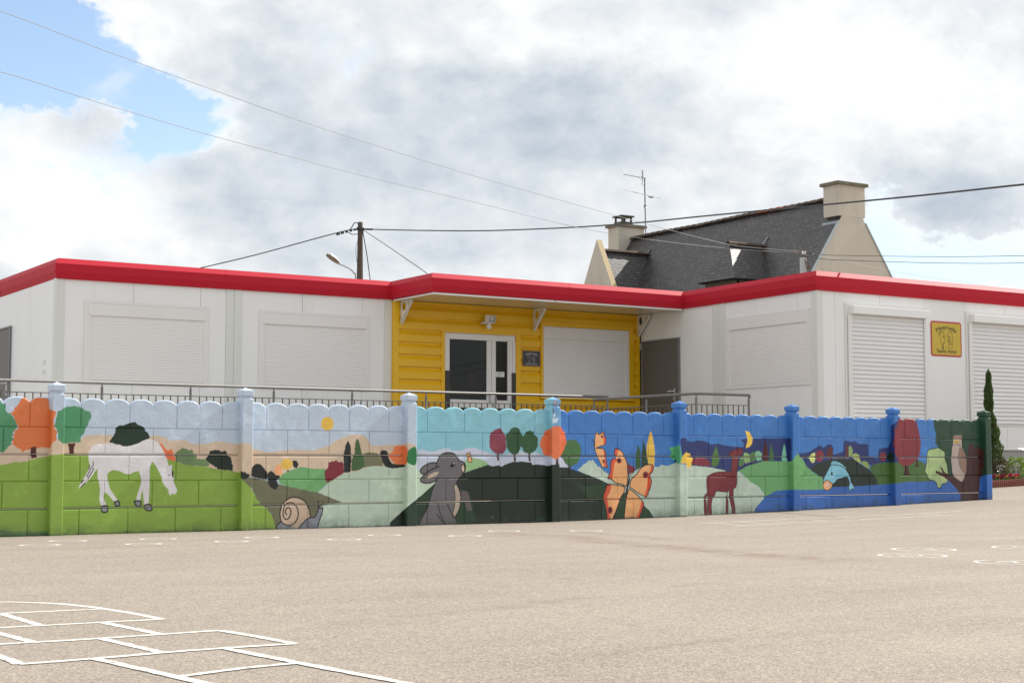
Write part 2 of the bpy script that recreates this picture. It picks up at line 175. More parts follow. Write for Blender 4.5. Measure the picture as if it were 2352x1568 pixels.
77,0,3;7700,948 7729,970 7803,971 7818,932 7907,927 7967,945 8057,940 8132,929 8208,896 8330,908 8421,886 8545,875 8747,865 8756,917 8702,962 8796,974 9588,985 9595,677 9350,677 8949,677 8664,568 8509,546 8417,580 8174,620 7800,643 7727,782
78,0,2;7704,671 7734,748 7787,798 7861,782 7875,738 7905,726 7897,682 7881,660 7881,626 7814,610 7797,660
79,0,3;7874,660 7897,710 7964,732 8069,732 8145,716 8189,676 8192,632 8098,632 7963,643
80,0,3;8291,885 8313,829 8327,750 8345,705 8311,643 8265,620 8212,632 8213,727 8244,795
81,0,0;8782,1074 8845,1061 8891,1016 8910,970 8898,912 8857,872 8794,854 8791,877 8819,935 8815,992 8797,1038
82,0,2;8665,580 8791,637 8949,682 9045,694 9579,689 9612,706 9671,765 9705,794 9762,742 9827,683 9893,612 9992,541 10126,493 10192,421 10190,303 9506,315 9311,300 9117,239 9086,302 8992,384 8866,430 8788,494
77,34,0;8688,597 8791,642 8917,671 9045,700
83,0,3;8674,694 8698,739 8745,751 8760,660 8696,620 8665,637
84,0,3;8745,739 8754,797 8809,797 8856,774 8862,682 8791,660 8760,682
85,0,3;8855,728 8872,797 8927,809 8959,774 8949,694 8901,671 8862,682
86,0,3;8950,751 8951,809 9015,823 9070,786 9061,706 8981,694
87,0,0;8714,642 8726,642 8726,602 8713,602
87,0,0;8809,682 8821,682 8821,642 8808,642
87,0,0;8892,694 8905,694 8904,654 8892,654
88,0,3;9137,949 9160,868 9182,752 9181,696 9093,696 9069,729 9095,844
89,0,2;9225,915 9256,845 9279,752 9269,697 9197,696 9199,787
90,0,2;9460,919 9484,858 9513,694 9415,694 9426,799
91,0,0;8505,796 8544,813 8622,842 8700,854 8731,842 8743,808 8714,774 8683,745 8659,728 8651,682 8642,614 8633,534 8632,466 8623,398 8607,364 8576,353 8567,297 8574,217 8595,115 8594,38 8555,39 8534,127 8504,229 8493,331 8459,292 8471,252 8480,162 8471,40 8437,41 8442,163 8451,253 8459,307 8367,316 8283,322 8252,266 8214,222 8198,144 8204,32 8158,33 8137,122 8135,201 8154,279 8116,246 8119,167 8136,28 8087,28 8080,146 8086,268 8132,307 8125,391 8130,492 8172,519 8248,547 8355,560 8478,563 8532,569 8541,637 8550,728 8512,750
92,9,0;8505,796 8544,813 8622,842 8700,854 8731,842 8743,808 8714,774 8683,745 8659,728 8651,682 8642,614 8633,534 8632,466 8623,398 8607,364 8576,353 8567,297 8574,217 8595,115 8594,38 8555,39 8534,127 8504,229 8493,331 8459,292 8471,252 8480,162 8471,40 8437,41 8442,163 8451,253 8459,307 8367,316 8283,322 8252,266 8214,222 8198,144 8204,32 8158,33 8137,122 8135,201 8154,279 8116,246 8119,167 8136,28 8087,28 8080,146 8086,268 8132,307 8125,391 8130,492 8172,519 8248,547 8355,560 8478,563 8532,569 8541,637 8550,728 8512,750 8505,796
93,0,0;8678,817 8677,815 8676,813 8674,812 8671,811 8668,810 8665,810 8662,810 8659,811 8656,812 8654,813 8653,815 8653,817 8653,819 8654,820 8656,822 8659,823 8662,823 8665,824 8668,823 8671,823 8674,822 8676,820 8677,819
93,7,0;8700,825 8723,837
94,0,3;8911,-187 8931,87 9004,154 9101,233 9198,278 9311,317 9506,327 9696,325 9920,323 10156,327 10341,355 10754,362 11079,376 11426,390 11627,400 12019,414 11741,416 12010,421 12243,426 12639,410 13308,326 13324,486 13376,488 14098,523 14066,-289 8907,-415
77,0,4;9719,811 9764,790 9902,812 9979,845 10120,900 10181,868 10244,906 10323,912 10361,869 10359,781 10542,815 10577,969 10688,948 10785,960 10833,927 10881,922 11027,917 11031,755 11211,728 11231,851 11306,874 11422,875 11475,965 11481,1169 11651,1251 11770,1265 11750,581 11085,638 10762,694 9974,596 9882,601 9808,704 9733,757
95,0,2;9908,747 9963,791 10017,807 10027,747 10014,682 9968,666 9923,704
96,0,2;10031,758 10048,813 10103,835 10164,818 10182,759 10154,704 10084,682 10046,704
97,0,2;10225,759 10234,813 10275,868 10322,882 10350,847 10343,759 10318,704 10287,715 10264,753
97,0,2;10588,751 10594,859 10615,905 10647,898 10648,749
98,0,2;10648,749 10655,887 10695,898 10726,849 10728,749
99,0,3;11052,616 11151,655 11267,672 11417,677 11618,677 12041,706 11961,723 12153,672 12209,581 12265,491 12282,419 12009,415 11740,411 11607,392 11627,398 11425,388 11079,374 11144,381
100,0,2;9920,585 9975,628 10130,682 10318,715 10476,732 10635,727 10763,710 10890,649 11019,594 11115,527 11179,459 11210,381 11013,371 10754,362 10531,359 10341,355 10171,411 10157,476 10080,503 9989,552
101,0,3;10724,749 10741,788 10797,796 10853,772 10891,655 10827,683 10763,710
102,0,3;10899,661 10908,694 10973,694 11021,672 11052,605 11019,594 10923,638
103,0,2;11253,756 11279,806 11321,818 11370,801 11385,751 11359,705 11301,694 11268,717
104,0,5;11394,762 11420,807 11471,819 11524,796 11544,751 11518,694 11450,683 11410,717
105,0,0;10301,644 10334,693 10412,693 10506,666 10585,617 10619,583 10568,600 10442,633
22,9,0;10301,644 10334,693 10412,693 10506,666 10585,617 10619,583 10568,600 10442,633 10301,644
22,7,0;10357,688 10369,644
22,7,0;10404,678 10416,634
22,7,0;10451,668 10463,624
22,7,0;10498,658 10510,614
22,7,0;10538,650 10549,606
105,0,0;10163,411 10172,454 10204,508 10253,573 10309,639 10380,644 10474,633 10568,600 10631,539 10664,490 10581,485 10502,469 10422,453 10390,420 10327,396 10249,437 10187,421
22,10,0;10163,411 10172,454 10204,508 10253,573 10309,639 10380,644 10474,633 10568,600 10631,539 10664,490 10581,485 10502,469 10422,453 10390,420 10327,396 10249,437 10187,421 10163,411
105,0,0;10621,490 10664,490 10684,418 10707,401 10749,327 10697,328 10653,297 10642,363 10659,402 10644,440
22,9,0;10621,490 10664,490 10684,418 10707,401 10749,327 10697,328 10653,297 10642,363 10659,402 10644,440 10621,490
105,0,0;10617,495 10665,495 10658,479 10626,479
106,0,1;10155,384 10187,427 10242,443 10335,393 10294,333 10231,314 10177,335
22,9,0;10155,384 10187,427 10242,443 10335,393 10294,333 10231,314 10177,335 10155,384
107,0,3;10201,378 10241,410 10279,383 10248,350
108,0,0;10344,529 10343,524 10341,520 10338,516 10334,512 10330,511 10325,510 10320,511 10315,513 10311,516 10309,520 10307,525 10306,530 10307,535 10309,539 10312,543 10316,547 10321,549 10326,549 10330,549 10335,547 10339,543 10342,539 10343,535
109,0,3;12360,1311 13076,1350 13250,1594 13925,1610 13703,1361 13671,518 13376,488 13311,419 12720,423 12624,554 12572,790 12455,881 12388,946 12411,1063 12366,1180
110,0,4;11529,965 11569,1054 11552,1118 11610,1170 11641,1273 11786,1314 11959,1304 12014,1214 12041,1124 12076,1021 12087,917 12060,814 12049,749 11960,685 11843,633 11746,621 11671,646 11616,697 11598,748 11543,825 11574,888 11526,875
111,0,1;11747,640 11820,636 11831,557 11854,508 11714,500 11741,557
111,0,1;11990,739 12023,736 12017,659 12039,620 11948,614 11982,659
112,0,4;12216,815 12257,854 12356,867 12455,881 12514,855 12582,816 12589,724 12627,646 12643,541 12652,489 12619,397 12518,379 12477,327 12418,334 12400,386 12342,425 12244,445 12207,504 12160,556 12192,659
113,13,0;12216,815 12257,854 12356,867 12455,881 12514,855 12582,816 12589,724 12627,646 12643,541 12652,489 12619,397 12518,379 12477,327 12418,334 12400,386 12342,425 12244,445 12207,504 12160,556 12192,659 12216,815
114,0,1;13103,938 13165,951 13235,885 13288,919 13348,866 13422,873 13424,659 13377,499 13334,459 13275,-5 12887,1 12905,224 12797,331 12679,410 12522,489 12384,529 12386,568 12533,531 12467,630 12526,600 12573,541 12722,488 12902,435 13027,513 13055,725
115,0,2;12781,1054 12943,1056 12961,976 12958,884 13016,791 13043,685 13017,527 12962,421 12921,408 12782,475 12734,541 12720,725 12745,882 12767,935
116,0,1;12918,897 12997,831 13044,725 13038,553 13016,514 12927,580 12880,685 12873,791
117,7,0;12918,897 12873,791 12880,685 12927,580 13016,507
118,0,2;12769,1001 12781,1057 12811,1048 12923,1049 12954,1062 12958,996 12861,1009
119,0,0;12841,969 12840,964 12837,959 12832,955 12825,951 12818,949 12810,949 12802,949 12795,951 12789,954 12784,958 12781,963 12780,968 12781,973 12785,978 12790,982 12796,986 12803,988 12811,988 12819,988 12826,986 12832,983 12837,979 12840,974
22,0,0;12823,969 12822,967 12821,965 12819,963 12816,962 12813,961 12810,961 12807,961 12804,962 12802,963 12800,964 12799,966 12798,968 12799,970 12800,972 12802,974 12805,975 12808,976 12811,976 12814,976 12817,975 12819,974 12821,973 12822,971
119,0,0;12902,969 12901,964 12897,959 12892,955 12886,952 12879,950 12871,949 12863,950 12856,952 12849,955 12845,959 12842,964 12841,969 12842,974 12845,979 12850,983 12857,986 12864,988 12872,989 12880,988 12887,986 12893,983 12898,979 12901,974
22,0,0;12884,969 12883,967 12882,965 12880,963 12877,962 12874,961 12871,961 12868,961 12865,962 12863,963 12861,965 12860,967 12859,969 12860,971 12861,973 12863,975 12865,976 12868,977 12872,977 12875,977 12878,976 12880,975 12882,973 12883,971
22,7,0;12767,922 12797,920 12838,956 12868,923 12919,923
"""

# ------------------------------------------------------------------ mesh helpers
class MB:
    """Collects plain geometry that ends up as ONE mesh object."""
    def __init__(s):
        s.v, s.f, s.m, s.uv, s.sm = [], [], [], {}, set()
    def add(s, vs, fs, mi=0, smooth=False):
        o = len(s.v); s.v += [tuple(map(float, p)) for p in vs]
        for f in fs:
            if smooth: s.sm.add(len(s.f))
            s.f.append([o + i for i in f]); s.m.append(mi)
        return o
    def quad(s, a, b, c, d, mi=0, uv=None):
        s.add([a, b, c, d], [(0, 1, 2, 3)], mi)
        if uv: s.uv[len(s.f) - 1] = uv
    def poly(s, pts, mi=0, uv=None):
        s.add(pts, [tuple(range(len(pts)))], mi)
        if uv: s.uv[len(s.f) - 1] = uv
    def box(s, x0, x1, y0, y1, z0, z1, mi=0, tf=None):
        vs = [(x, y, z) for z in (z0, z1) for y in (y0, y1) for x in (x0, x1)]
        if tf: vs = [tf(*p) for p in vs]
        s.add(vs, [(0, 2, 3, 1), (4, 5, 7, 6), (0, 1, 5, 4), (2, 6, 7, 3), (0, 4, 6, 2), (1, 3, 7, 5)], mi)
    def tube(s, pts, r, n=8, mi=0, caps=True):
        pts = [Vector(p) for p in pts]; rs = r if isinstance(r, (list, tuple)) else [r] * len(pts)
        rings = []; up = None
        for i, p in enumerate(pts):
            d = (pts[min(i + 1, len(pts) - 1)] - pts[max(i - 1, 0)]).normalized()
            if up is None:
                up = Vector((0, 0, 1)) if abs(d.z) < .9 else Vector((1, 0, 0))
            a = d.cross(up).normalized(); b = a.cross(d).normalized(); up = b
            rings.append([p + (a * math.cos(2 * math.pi * k / n) + b * math.sin(2 * math.pi * k / n)) * rs[i] for k in range(n)])
        vs = [q for rg in rings for q in rg]; fs = []
        for i in range(len(pts) - 1):
            for k in range(n):
                fs.append((i * n + k, (i + 1) * n + k, (i + 1) * n + (k + 1) % n, i * n + (k + 1) % n))
        s.add(vs, fs, mi, True)
        if caps:
            o = len(s.v) - len(vs)
            s.f.append([o + k for k in range(n)][::-1]); s.m.append(mi)
            s.f.append([o + (len(pts) - 1) * n + k for k in range(n)]); s.m.append(mi)
    def lathe(s, c, prof, n=24, mi=0, smooth=True, axis='z'):
        vs, fs = [], []
        for r, h in prof:
            for k in range(n):
                a = 2 * math.pi * k / n
                p = (r * math.cos(a), r * math.sin(a), h)
                if axis == 'y': p = (p[0], -p[2], p[1])
                vs.append((c[0] + p[0], c[1] + p[1], c[2] + p[2]))
        for i in range(len(prof) - 1):
            for k in range(n):
                fs.append((i * n + k, i * n + (k + 1) % n, (i + 1) * n + (k + 1) % n, (i + 1) * n + k))
        s.add(vs, fs, mi, smooth)
    def ribbon(s, pts, w, nrm, mi=0, jit=0.):
        """flat strip along pts lying in the plane with normal nrm"""
        pts = [Vector(p) for p in pts]; nrm = Vector(nrm); L = []; Rr = []
        for i, p in enumerate(pts):
            d = (pts[min(i + 1, len(pts) - 1)] - pts[max(i - 1, 0)]).normalized()
            a = d.cross(nrm).normalized() * (w / 2); L.append(p + a * (1 + random.uniform(-jit, jit))); Rr.append(p - a * (1 + random.uniform(-jit, jit)))
        s.add(L + Rr, [(i, i + 1, len(pts) + i + 1, len(pts) + i) for i in range(len(pts) - 1)], mi)

ORG = {}
def tag(o, label=None, cat=None, group=None, kind=None):
    for k, v in (('label', label), ('category', cat), ('group', group), ('kind', kind)):
        if v: o[k] = v
    return o
def thing(name, loc, label, cat, group=None):
    o = bpy.data.objects.new(name, None); o.empty_display_size = .2
    o.location = loc; COL.objects.link(o); ORG[o] = Vector(loc)
    return tag(o, label, cat, group)
def root_origin(o):
    while o.parent: o = o.parent
    return ORG.get(o, Vector((0, 0, 0)))
def mk(name, mb, mats, parent=None, loc=None):
    """links a MB as one mesh object; world coordinates in, parented under parent"""
    me = bpy.data.meshes.new(name)
    org = root_origin(parent) if parent else Vector(loc or (0, 0, 0))
    me.from_pydata([tuple(Vector(p) - org) for p in mb.v], [], mb.f)
    mats = mats if isinstance(mats, (list, tuple)) else [mats]
    for m in mats: me.materials.append(m)
    me.polygons.foreach_set('material_index', mb.m)
    sm = np.zeros(len(mb.f), bool); sm[list(mb.sm)] = True
    me.polygons.foreach_set('use_smooth', sm)
    if mb.uv:
        ul = me.uv_layers.new(name='UVMap')
        for fi, uv in mb.uv.items():
            ls = me.polygons[fi].loop_start
            for k, q in enumerate(uv): ul.data[ls + k].uv = q
    me.validate(); me.update()
    o = bpy.data.objects.new(name, me); COL.objects.link(o)
    if parent: o.parent = parent
    else: o.location = org; ORG[o] = org
    return o
def copy_tree(o, parent=None):
    c = o.copy(); COL.objects.link(c); c.parent = parent
    for ch in list(o.children): copy_tree(ch, c)
    return c
def text_mesh(body, size, width=None):
    """vertices (x, y) and faces of a line of lettering, centred on x"""
    cu = bpy.data.curves.new('lettering', 'FONT'); cu.body = body; cu.size = size; cu.align_x = 'CENTER'; cu.offset = 0
    ob = bpy.data.objects.new('lettering', cu); COL.objects.link(ob)
    dg = bpy.context.evaluated_depsgraph_get(); me = bpy.data.meshes.new_from_object(ob.evaluated_get(dg))
    vs = [(v.co.x, v.co.y) for v in me.vertices]; fs = [tuple(p.vertices) for p in me.polygons]
    bpy.data.objects.remove(ob); bpy.data.curves.remove(cu); bpy.data.meshes.remove(me)
    xs = [v[0] for v in vs]; w = max(xs) - min(xs); c = (max(xs) + min(xs)) / 2; k = width / w if width else 1
    return [((x - c) * k, y) for x, y in vs], fs
def grow(xs, n):
    """Catmull-Rom through points"""
    P = [Vector(p) for p in xs]; out = []
    for i in range(len(P) - 1):
        a, b, c, d = P[max(i - 1, 0)], P[i], P[i + 1], P[min(i + 2, len(P) - 1)]
        for k in range(n):
            t = k / n
            out.append(.5 * ((2 * b) + (c - a) * t + (2 * a - 5 * b + 4 * c - d) * t * t + (3 * b - a - 3 * c + d) * t ** 3))
    return out + [P[-1]]

# ------------------------------------------------------------------ materials
class NT:
    def __init__(s, tree): s.t = tree
    def n(s, ty, **kw):
        nd = s.t.nodes.new(ty); ins = kw.pop('ins', {})
        for k, v in kw.items(): setattr(nd, k, v)
        for k, v in ins.items(): s.set(nd.inputs[k], v)
        return nd
    def set(s, sock, v):
        if isinstance(v, bpy.types.NodeSocket): s.t.links.new(v, sock)
        else: sock.default_value = v
    def m(s, op, a, b=0.0, c=0.0):
        nd = s.t.nodes.new('ShaderNodeMath'); nd.operation = op
        for i, v in enumerate((a, b, c)):
            if i < len(nd.inputs): s.set(nd.inputs[i], v)
        return nd.outputs[0]
    def mixc(s, fac, a, b, bt='MIX'):
        nd = s.n('ShaderNodeMix', data_type='RGBA', blend_type=bt); s.set(nd.inputs[0], fac); s.set(nd.inputs[6], a); s.set(nd.inputs[7], b)
        return nd.outputs[2]
    def ramp(s, fac, lo, hi, a=0., b=1., smooth=True):
        nd = s.n('ShaderNodeMapRange', interpolation_type='SMOOTHSTEP' if smooth else 'LINEAR')
        for i, v in enumerate((fac, lo, hi, a, b)): s.set(nd.inputs[i], v)
        return nd.outputs[0]
    def noise(s, vec, scale, detail=3, rough=.5, dist=0., dim='3D'):
        nd = s.n('ShaderNodeTexNoise', noise_dimensions=dim)
        if vec is not None: s.set(nd.inputs['Vector'], vec)
        for k, v in (('Scale', scale), ('Detail', detail), ('Roughness', rough), ('Distortion', dist)): s.set(nd.inputs[k], v)
        return nd.outputs[0]
def mat(name, base, rough=.5, spec=.5, var=.06, vscale=3., bump=0., bscale=60., metal=0., coat=0., stain=None, fine=0., fscale=120.):
    m = bpy.data.materials.new(name); m.use_nodes = True; t = NT(m.node_tree); b = m.node_tree.nodes['Principled BSDF']
    tc = t.n('ShaderNodeTexCoord').outputs['Object']
    c = base + (1,) if len(base) == 3 else base
    f = t.m('ADD', t.noise(tc, vscale, 4, .6), -.5)
    k = t.m('MULTIPLY_ADD', f, var * 2, 1.0)
    if fine: k = t.m('MULTIPLY_ADD', t.m('ADD', t.noise(tc, fscale, 2, .6), -.5), fine * 2, k)
    col = t.mixc(1.0, c, t.n('ShaderNodeCombineXYZ', ins={0: k, 1: k, 2: k}).outputs[0], 'MULTIPLY')
    if stain:
        sc, amt, lo, hi, stretch = stain
        mp = t.n('ShaderNodeMapping', ins={'Scale': (1, 1, stretch), 'Vector': tc}).outputs[0]
        col = t.mixc(t.m('MULTIPLY', t.ramp(t.noise(mp, 1.7, 6, .65), lo, hi), amt), col, sc + (1,))
    t.set(b.inputs['Base Color'], col)
    b.inputs['Roughness'].default_value = rough; b.inputs['Metallic'].default_value = metal
    b.inputs['Specular IOR Level'].default_value = spec; b.inputs['Coat Weight'].default_value = coat
    if bump:
        nd = t.n('ShaderNodeBump', ins={'Strength': 1.0, 'Distance': bump, 'Height': t.noise(tc, bscale, 3, .6)})
        t.set(b.inputs['Normal'], nd.outputs[0])
    return m
M = {}
M['white_panel'] = mat('white_panel', (.86, .865, .855), .36, .5, .025, 1.2, stain=((.62, .60, .55), .36, .52, .8, .16))
M['corner_trim'] = mat('corner_trim', (.73, .74, .705), .4, .5, .02, 1.5)
M['shutter_white'] = mat('shutter_white', (.81, .79, .775), .34, .5, .015, 2.)
M['shutter_bright'] = mat('shutter_bright', (.81, .81, .82), .3, .5, .015, 2.)
M['red_metal'] = mat('red_metal', (.50, .013, .032), .58, .22, .06, 1.5)
M['yellow_metal'] = mat('yellow_metal', (.84, .485, .006), .36, .5, .05, 1.8)
M['soffit'] = mat('soffit', (.66, .60, .45), .16, .55, .02, 1.)
M['white_gloss'] = mat('white_gloss', (.80, .79, .77), .22, .5, .02, 2.)
M['bracket'] = mat('bracket', (.72, .70, .62), .4, .5, .03, 5.)
M['grey_door'] = mat('grey_door', (.135, .124, .115), .5, .4, .04, 2.)
M['grey_frame'] = mat('grey_frame', (.19, .19, .20), .45, .4, .03, 2.)
M['dark_guard'] = mat('dark_guard', (.075, .07, .065), .5, .4, .05, 6.)
M['chrome'] = mat('chrome', (.6, .6, .6), .25, .5, .05, 8., metal=1.)
M['galvanised'] = mat('galvanised', (.18, .176, .17), .5, .45, .22, 14., metal=.15, fine=.15, fscale=60.)
M['plinth'] = mat('plinth', (.40, .395, .385), .6, .4, .05, 2., stain=((.3, .29, .27), .4, .5, .75, .4))
M['roof_deck'] = mat('roof_deck', (.35, .35, .34), .8, .2, .1, 2.)
M['concrete'] = mat('concrete', (.36, .34, .31), .85, .3, .12, 3., .004, 40.)
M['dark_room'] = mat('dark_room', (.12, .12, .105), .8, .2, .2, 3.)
M['poster_red'] = mat('poster_red', (.22, .015, .03), .7, .2, .1, 6.)
M['paper'] = mat('paper', (.78, .78, .76), .7, .2, .02, 6.)
M['ink_dark'] = mat('ink_dark', (.035, .05, .045), .6, .3, .1, 20.)
M['ink_white'] = mat('ink_white', (.7, .7, .7), .6, .3, .05, 20.)
M['sign_yellow'] = mat('sign_yellow', (.60, .43, .04), .3, .5, .03, 3.)
M['sign_red'] = mat('sign_red', (.50, .055, .06), .35, .5, .03, 3.)
M['sign_slate'] = mat('sign_slate', (.06, .06, .066), .5, .4, .1, 8.)
M['sign_wood'] = mat('sign_wood', (.40, .22, .08), .5, .4, .1, 9.)
M['render_beige'] = mat('render_beige', (.56, .515, .435), .9, .2, .05, 1.2, .006, 30., stain=((.30, .27, .21), .45, .5, .82, .22))
M['render_lit_edge'] = mat('render_lit_edge', (.57, .46, .29), .9, .2, .06, 2.5)  # yellowish sunlit tone of the gable edge put into the colour
M['chimney_cap'] = mat('chimney_cap', (.20, .18, .14), .9, .2, .25, 6., .006, 30., stain=((.12, .13, .06), .7, .45, .7, 1.))
M['ridge_tile'] = mat('ridge_tile', (.10, .075, .06), .85, .2, .35, 4., .004, 30., stain=((.42, .36, .27), .4, .5, .8, 1.))
M['ridge_tile_red'] = mat('ridge_tile_red', (.30, .10, .06), .85, .2, .3, 4.)
M['lead'] = mat('lead', (.30, .33, .37), .45, .5, .1, 6., metal=.4)
M['zinc_edge'] = mat('zinc_edge', (.42, .47, .48), .5, .5, .08, 6.)
M['dark_wood'] = mat('dark_wood', (.10, .085, .07), .8, .2, .2, 6.)
M['pole_wood'] = mat('pole_wood', (.105, .082, .066), .9, .2, .3, 2.5, .006, 50., stain=((.05, .04, .035), .7, .45, .7, .08))
M['cable'] = mat('cable', (.035, .037, .04), .5, .4, .1, 6.)
M['cable_grey'] = mat('cable_grey', (.30, .29, .28), .5, .4, .05, 6.)
M['steel_grey'] = mat('steel_grey', (.42, .43, .43), .5, .4, .12, 6., stain=((.2, .1, .05), .6, .58, .75, .5))
M['rust'] = mat('rust', (.14, .075, .045), .8, .3, .3, 12.)
M['lamp_shell'] = mat('lamp_shell', (.58, .57, .55), .4, .5, .15, 8.)
M['lamp_glass'] = mat('lamp_glass', (.16, .12, .06), .2, .5, .2, 10.)
M['antenna'] = mat('antenna', (.30, .29, .28), .4, .5, .1, 10., metal=.6)
M['brick_edge'] = mat('brick_edge', (.21, .075, .055), .8, .3, .18, 9., .003, 60.)
M['soil'] = mat('soil', (.085, .045, .028), .95, .2, .3, 8., .02, 30.)
M['paint_line'] = None

def glass_material():
    m = bpy.data.materials.new('door_glass'); m.use_nodes = True; t = NT(m.node_tree); nt = m.node_tree
    nt.nodes.remove(nt.nodes['Principled BSDF']); out = nt.nodes['Material Output']
    tr = t.n('ShaderNodeBsdfTransparent', ins={0: (.62, .64, .62, 1)}); gl = t.n('ShaderNodeBsdfGlossy', ins={'Roughness': .02})
    fr = t.n('ShaderNodeFresnel', ins={'IOR': 1.35}); mx = t.n('ShaderNodeMixShader', ins={0: fr.outputs[0], 1: tr.outputs[0], 2: gl.outputs[0]})
    nt.links.new(mx.outputs[0], out.inputs[0]); return m
M['door_glass'] = glass_material()

def slate_material():
    m = bpy.data.materials.new('slate'); m.use_nodes = True; t = NT(m.node_tree); b = m.node_tree.nodes['Principled BSDF']
    uv = t.n('ShaderNodeTexCoord').outputs['UV']
    def brick(c1, c2, mo, ms):
        nd = t.n('ShaderNodeTexBrick', offset=.5, ins={'Vector': uv, 'Color1': c1, 'Color2': c2, 'Mortar': mo, 'Scale': 1., 'Mortar Size': ms, 'Mortar Smooth': .1, 'Bias': 0., 'Brick Width': .23, 'Row Height': .125})
        return nd
    br = brick((.026, .021, .020, 1), (.074, .060, .057, 1), (.004, .004, .005, 1), .016)
    n1 = t.noise(uv, 1.3, 5, .6)
    sep = t.n('ShaderNodeSeparateXYZ', ins={0: uv}); row = t.m('FRACT', t.m('DIVIDE', sep.outputs[1], .125))
    k = t.m('MULTIPLY', t.m('MULTIPLY_ADD', n1, .8, .62), t.m('MULTIPLY_ADD', t.ramp(row, .0, .45), .55, .55))  # row shading of the slate courses put into the colour
    col = t.mixc(1., br.outputs[0], t.n('ShaderNodeCombineXYZ', ins={0: k, 1: k, 2: k}).outputs[0], 'MULTIPLY')
    col = t.mixc(t.m('MULTIPLY', t.ramp(t.noise(uv, 2.6, 6, .7), .60, .78), .35), col, (.075, .07, .052, 1))
    t.set(b.inputs['Base Color'], col)
    t.set(b.inputs['Roughness'], t.m('MULTIPLY_ADD', t.noise(uv, 9., 2), .16, .42))
    b.inputs['Specular IOR Level'].default_value = 1.
    # each course of slates tilts out over the one below
    sep = t.n('ShaderNodeSeparateXYZ', ins={0: uv}); row = t.m('FRACT', t.m('DIVIDE', sep.outputs[1], .125))
    h = t.m('MULTIPLY_ADD', t.m('SUBTRACT', 1., row), .7, t.m('MULTIPLY', br.outputs[1], -.6))
    h = t.m('ADD', h, t.m('MULTIPLY', t.noise(uv, 16., 2), .5))
    t.set(b.inputs['Normal'], t.n('ShaderNodeBump', ins={'Strength': .8, 'Distance': .012, 'Height': h}).outputs[0])
    return m
M['partition'] = mat('partition', (.16, .155, .145), .7, .2, .05, 3.)
M['slate'] = slate_material()

PAINT_K = 1.14
def srgb(c):
    c = np.asarray(c, float) / 255.
    return np.where(c <= .04045, c / 12.92, ((c + .055) / 1.055) ** 2.4)
def mural_material():
    m = bpy.data.materials.new('mural_paint'); m.use_nodes = True; t = NT(m.node_tree); b = m.node_tree.nodes['Principled BSDF']
    an = t.n('ShaderNodeAttribute', attribute_name='paint'); at = an.outputs['Color']
    tc = t.n('ShaderNodeTexCoord').outputs['Object']
    br = t.m('ADD', t.noise(t.n('ShaderNodeMapping', ins={'Scale': (1, 1, 1.8), 'Vector': tc}).outputs[0], 9., 5, .65), -.5)
    fi = t.m('ADD', t.noise(tc, 95., 2, .6), -.5)
    k = t.m('MULTIPLY_ADD', br, .30, t.m('MULTIPLY_ADD', fi, .2, 1.0))
    col = t.mixc(1., at, t.n('ShaderNodeCombineXYZ', ins={0: k, 1: k, 2: k}).outputs[0], 'MULTIPLY')
    # second thin coat showing through, pinholes, chips and the dirt splashed up from the ground
    thin = t.m('MULTIPLY_ADD', t.ramp(t.noise(tc, 3.1, 6, .72), .50, .74), .30, 1.0)
    col = t.mixc(1., col, t.n('ShaderNodeCombineXYZ', ins={0: thin, 1: thin, 2: thin}).outputs[0], 'MULTIPLY')
    vor = t.n('ShaderNodeTexVoronoi', feature='F1', ins={'Vector': tc, 'Scale': 14.})
    pin = t.m('MULTIPLY', t.m('LESS_THAN', vor.outputs['Distance'], .075), t.m('GREATER_THAN', t.noise(tc, 2.3, 2), .55))
    col = t.mixc(t.m('MULTIPLY', pin, .55), col, (.03, .035, .03, 1))
    vo2 = t.n('ShaderNodeTexVoronoi', feature='F1', ins={'Vector': tc, 'Scale': 5.})
    chip = t.m('MULTIPLY', t.m('LESS_THAN', vo2.outputs['Distance'], .03), t.m('GREATER_THAN', t.noise(tc, 1.7, 2), .60))
    col = t.mixc(t.m('MULTIPLY', chip, .7), col, (.62, .62, .6, 1))
    z = an.outputs['Alpha']
    dirt = t.m('MULTIPLY', t.ramp(z, .16, .0), t.ramp(t.noise(tc, 6., 5, .7), .36, .68))
    col = t.mixc(t.m('MULTIPLY', dirt, .55), col, (.05, .065, .05, 1))
    seam = t.m('MULTIPLY', t.ramp(t.m('MULTIPLY_ADD', t.noise(tc, 9., 4), .05, z), .055, .015), .85)  # dark foot line: contact shadow painted in together with dirt
    col = t.mixc(seam, col, (.035, .042, .035, 1))
    t.set(b.inputs['Base Color'], col); b.inputs['Roughness'].default_value = .42; b.inputs['Specular IOR Level'].default_value = .42
    hgt = t.m('MULTIPLY_ADD', t.noise(tc, 70., 3, .6), .6, t.noise(tc, 12., 2))
    t.set(b.inputs['Normal'], t.n('ShaderNodeBump', ins={'Strength': .55, 'Distance': .004, 'Height': hgt}).outputs[0])
    return m
M['mural'] = mural_material()

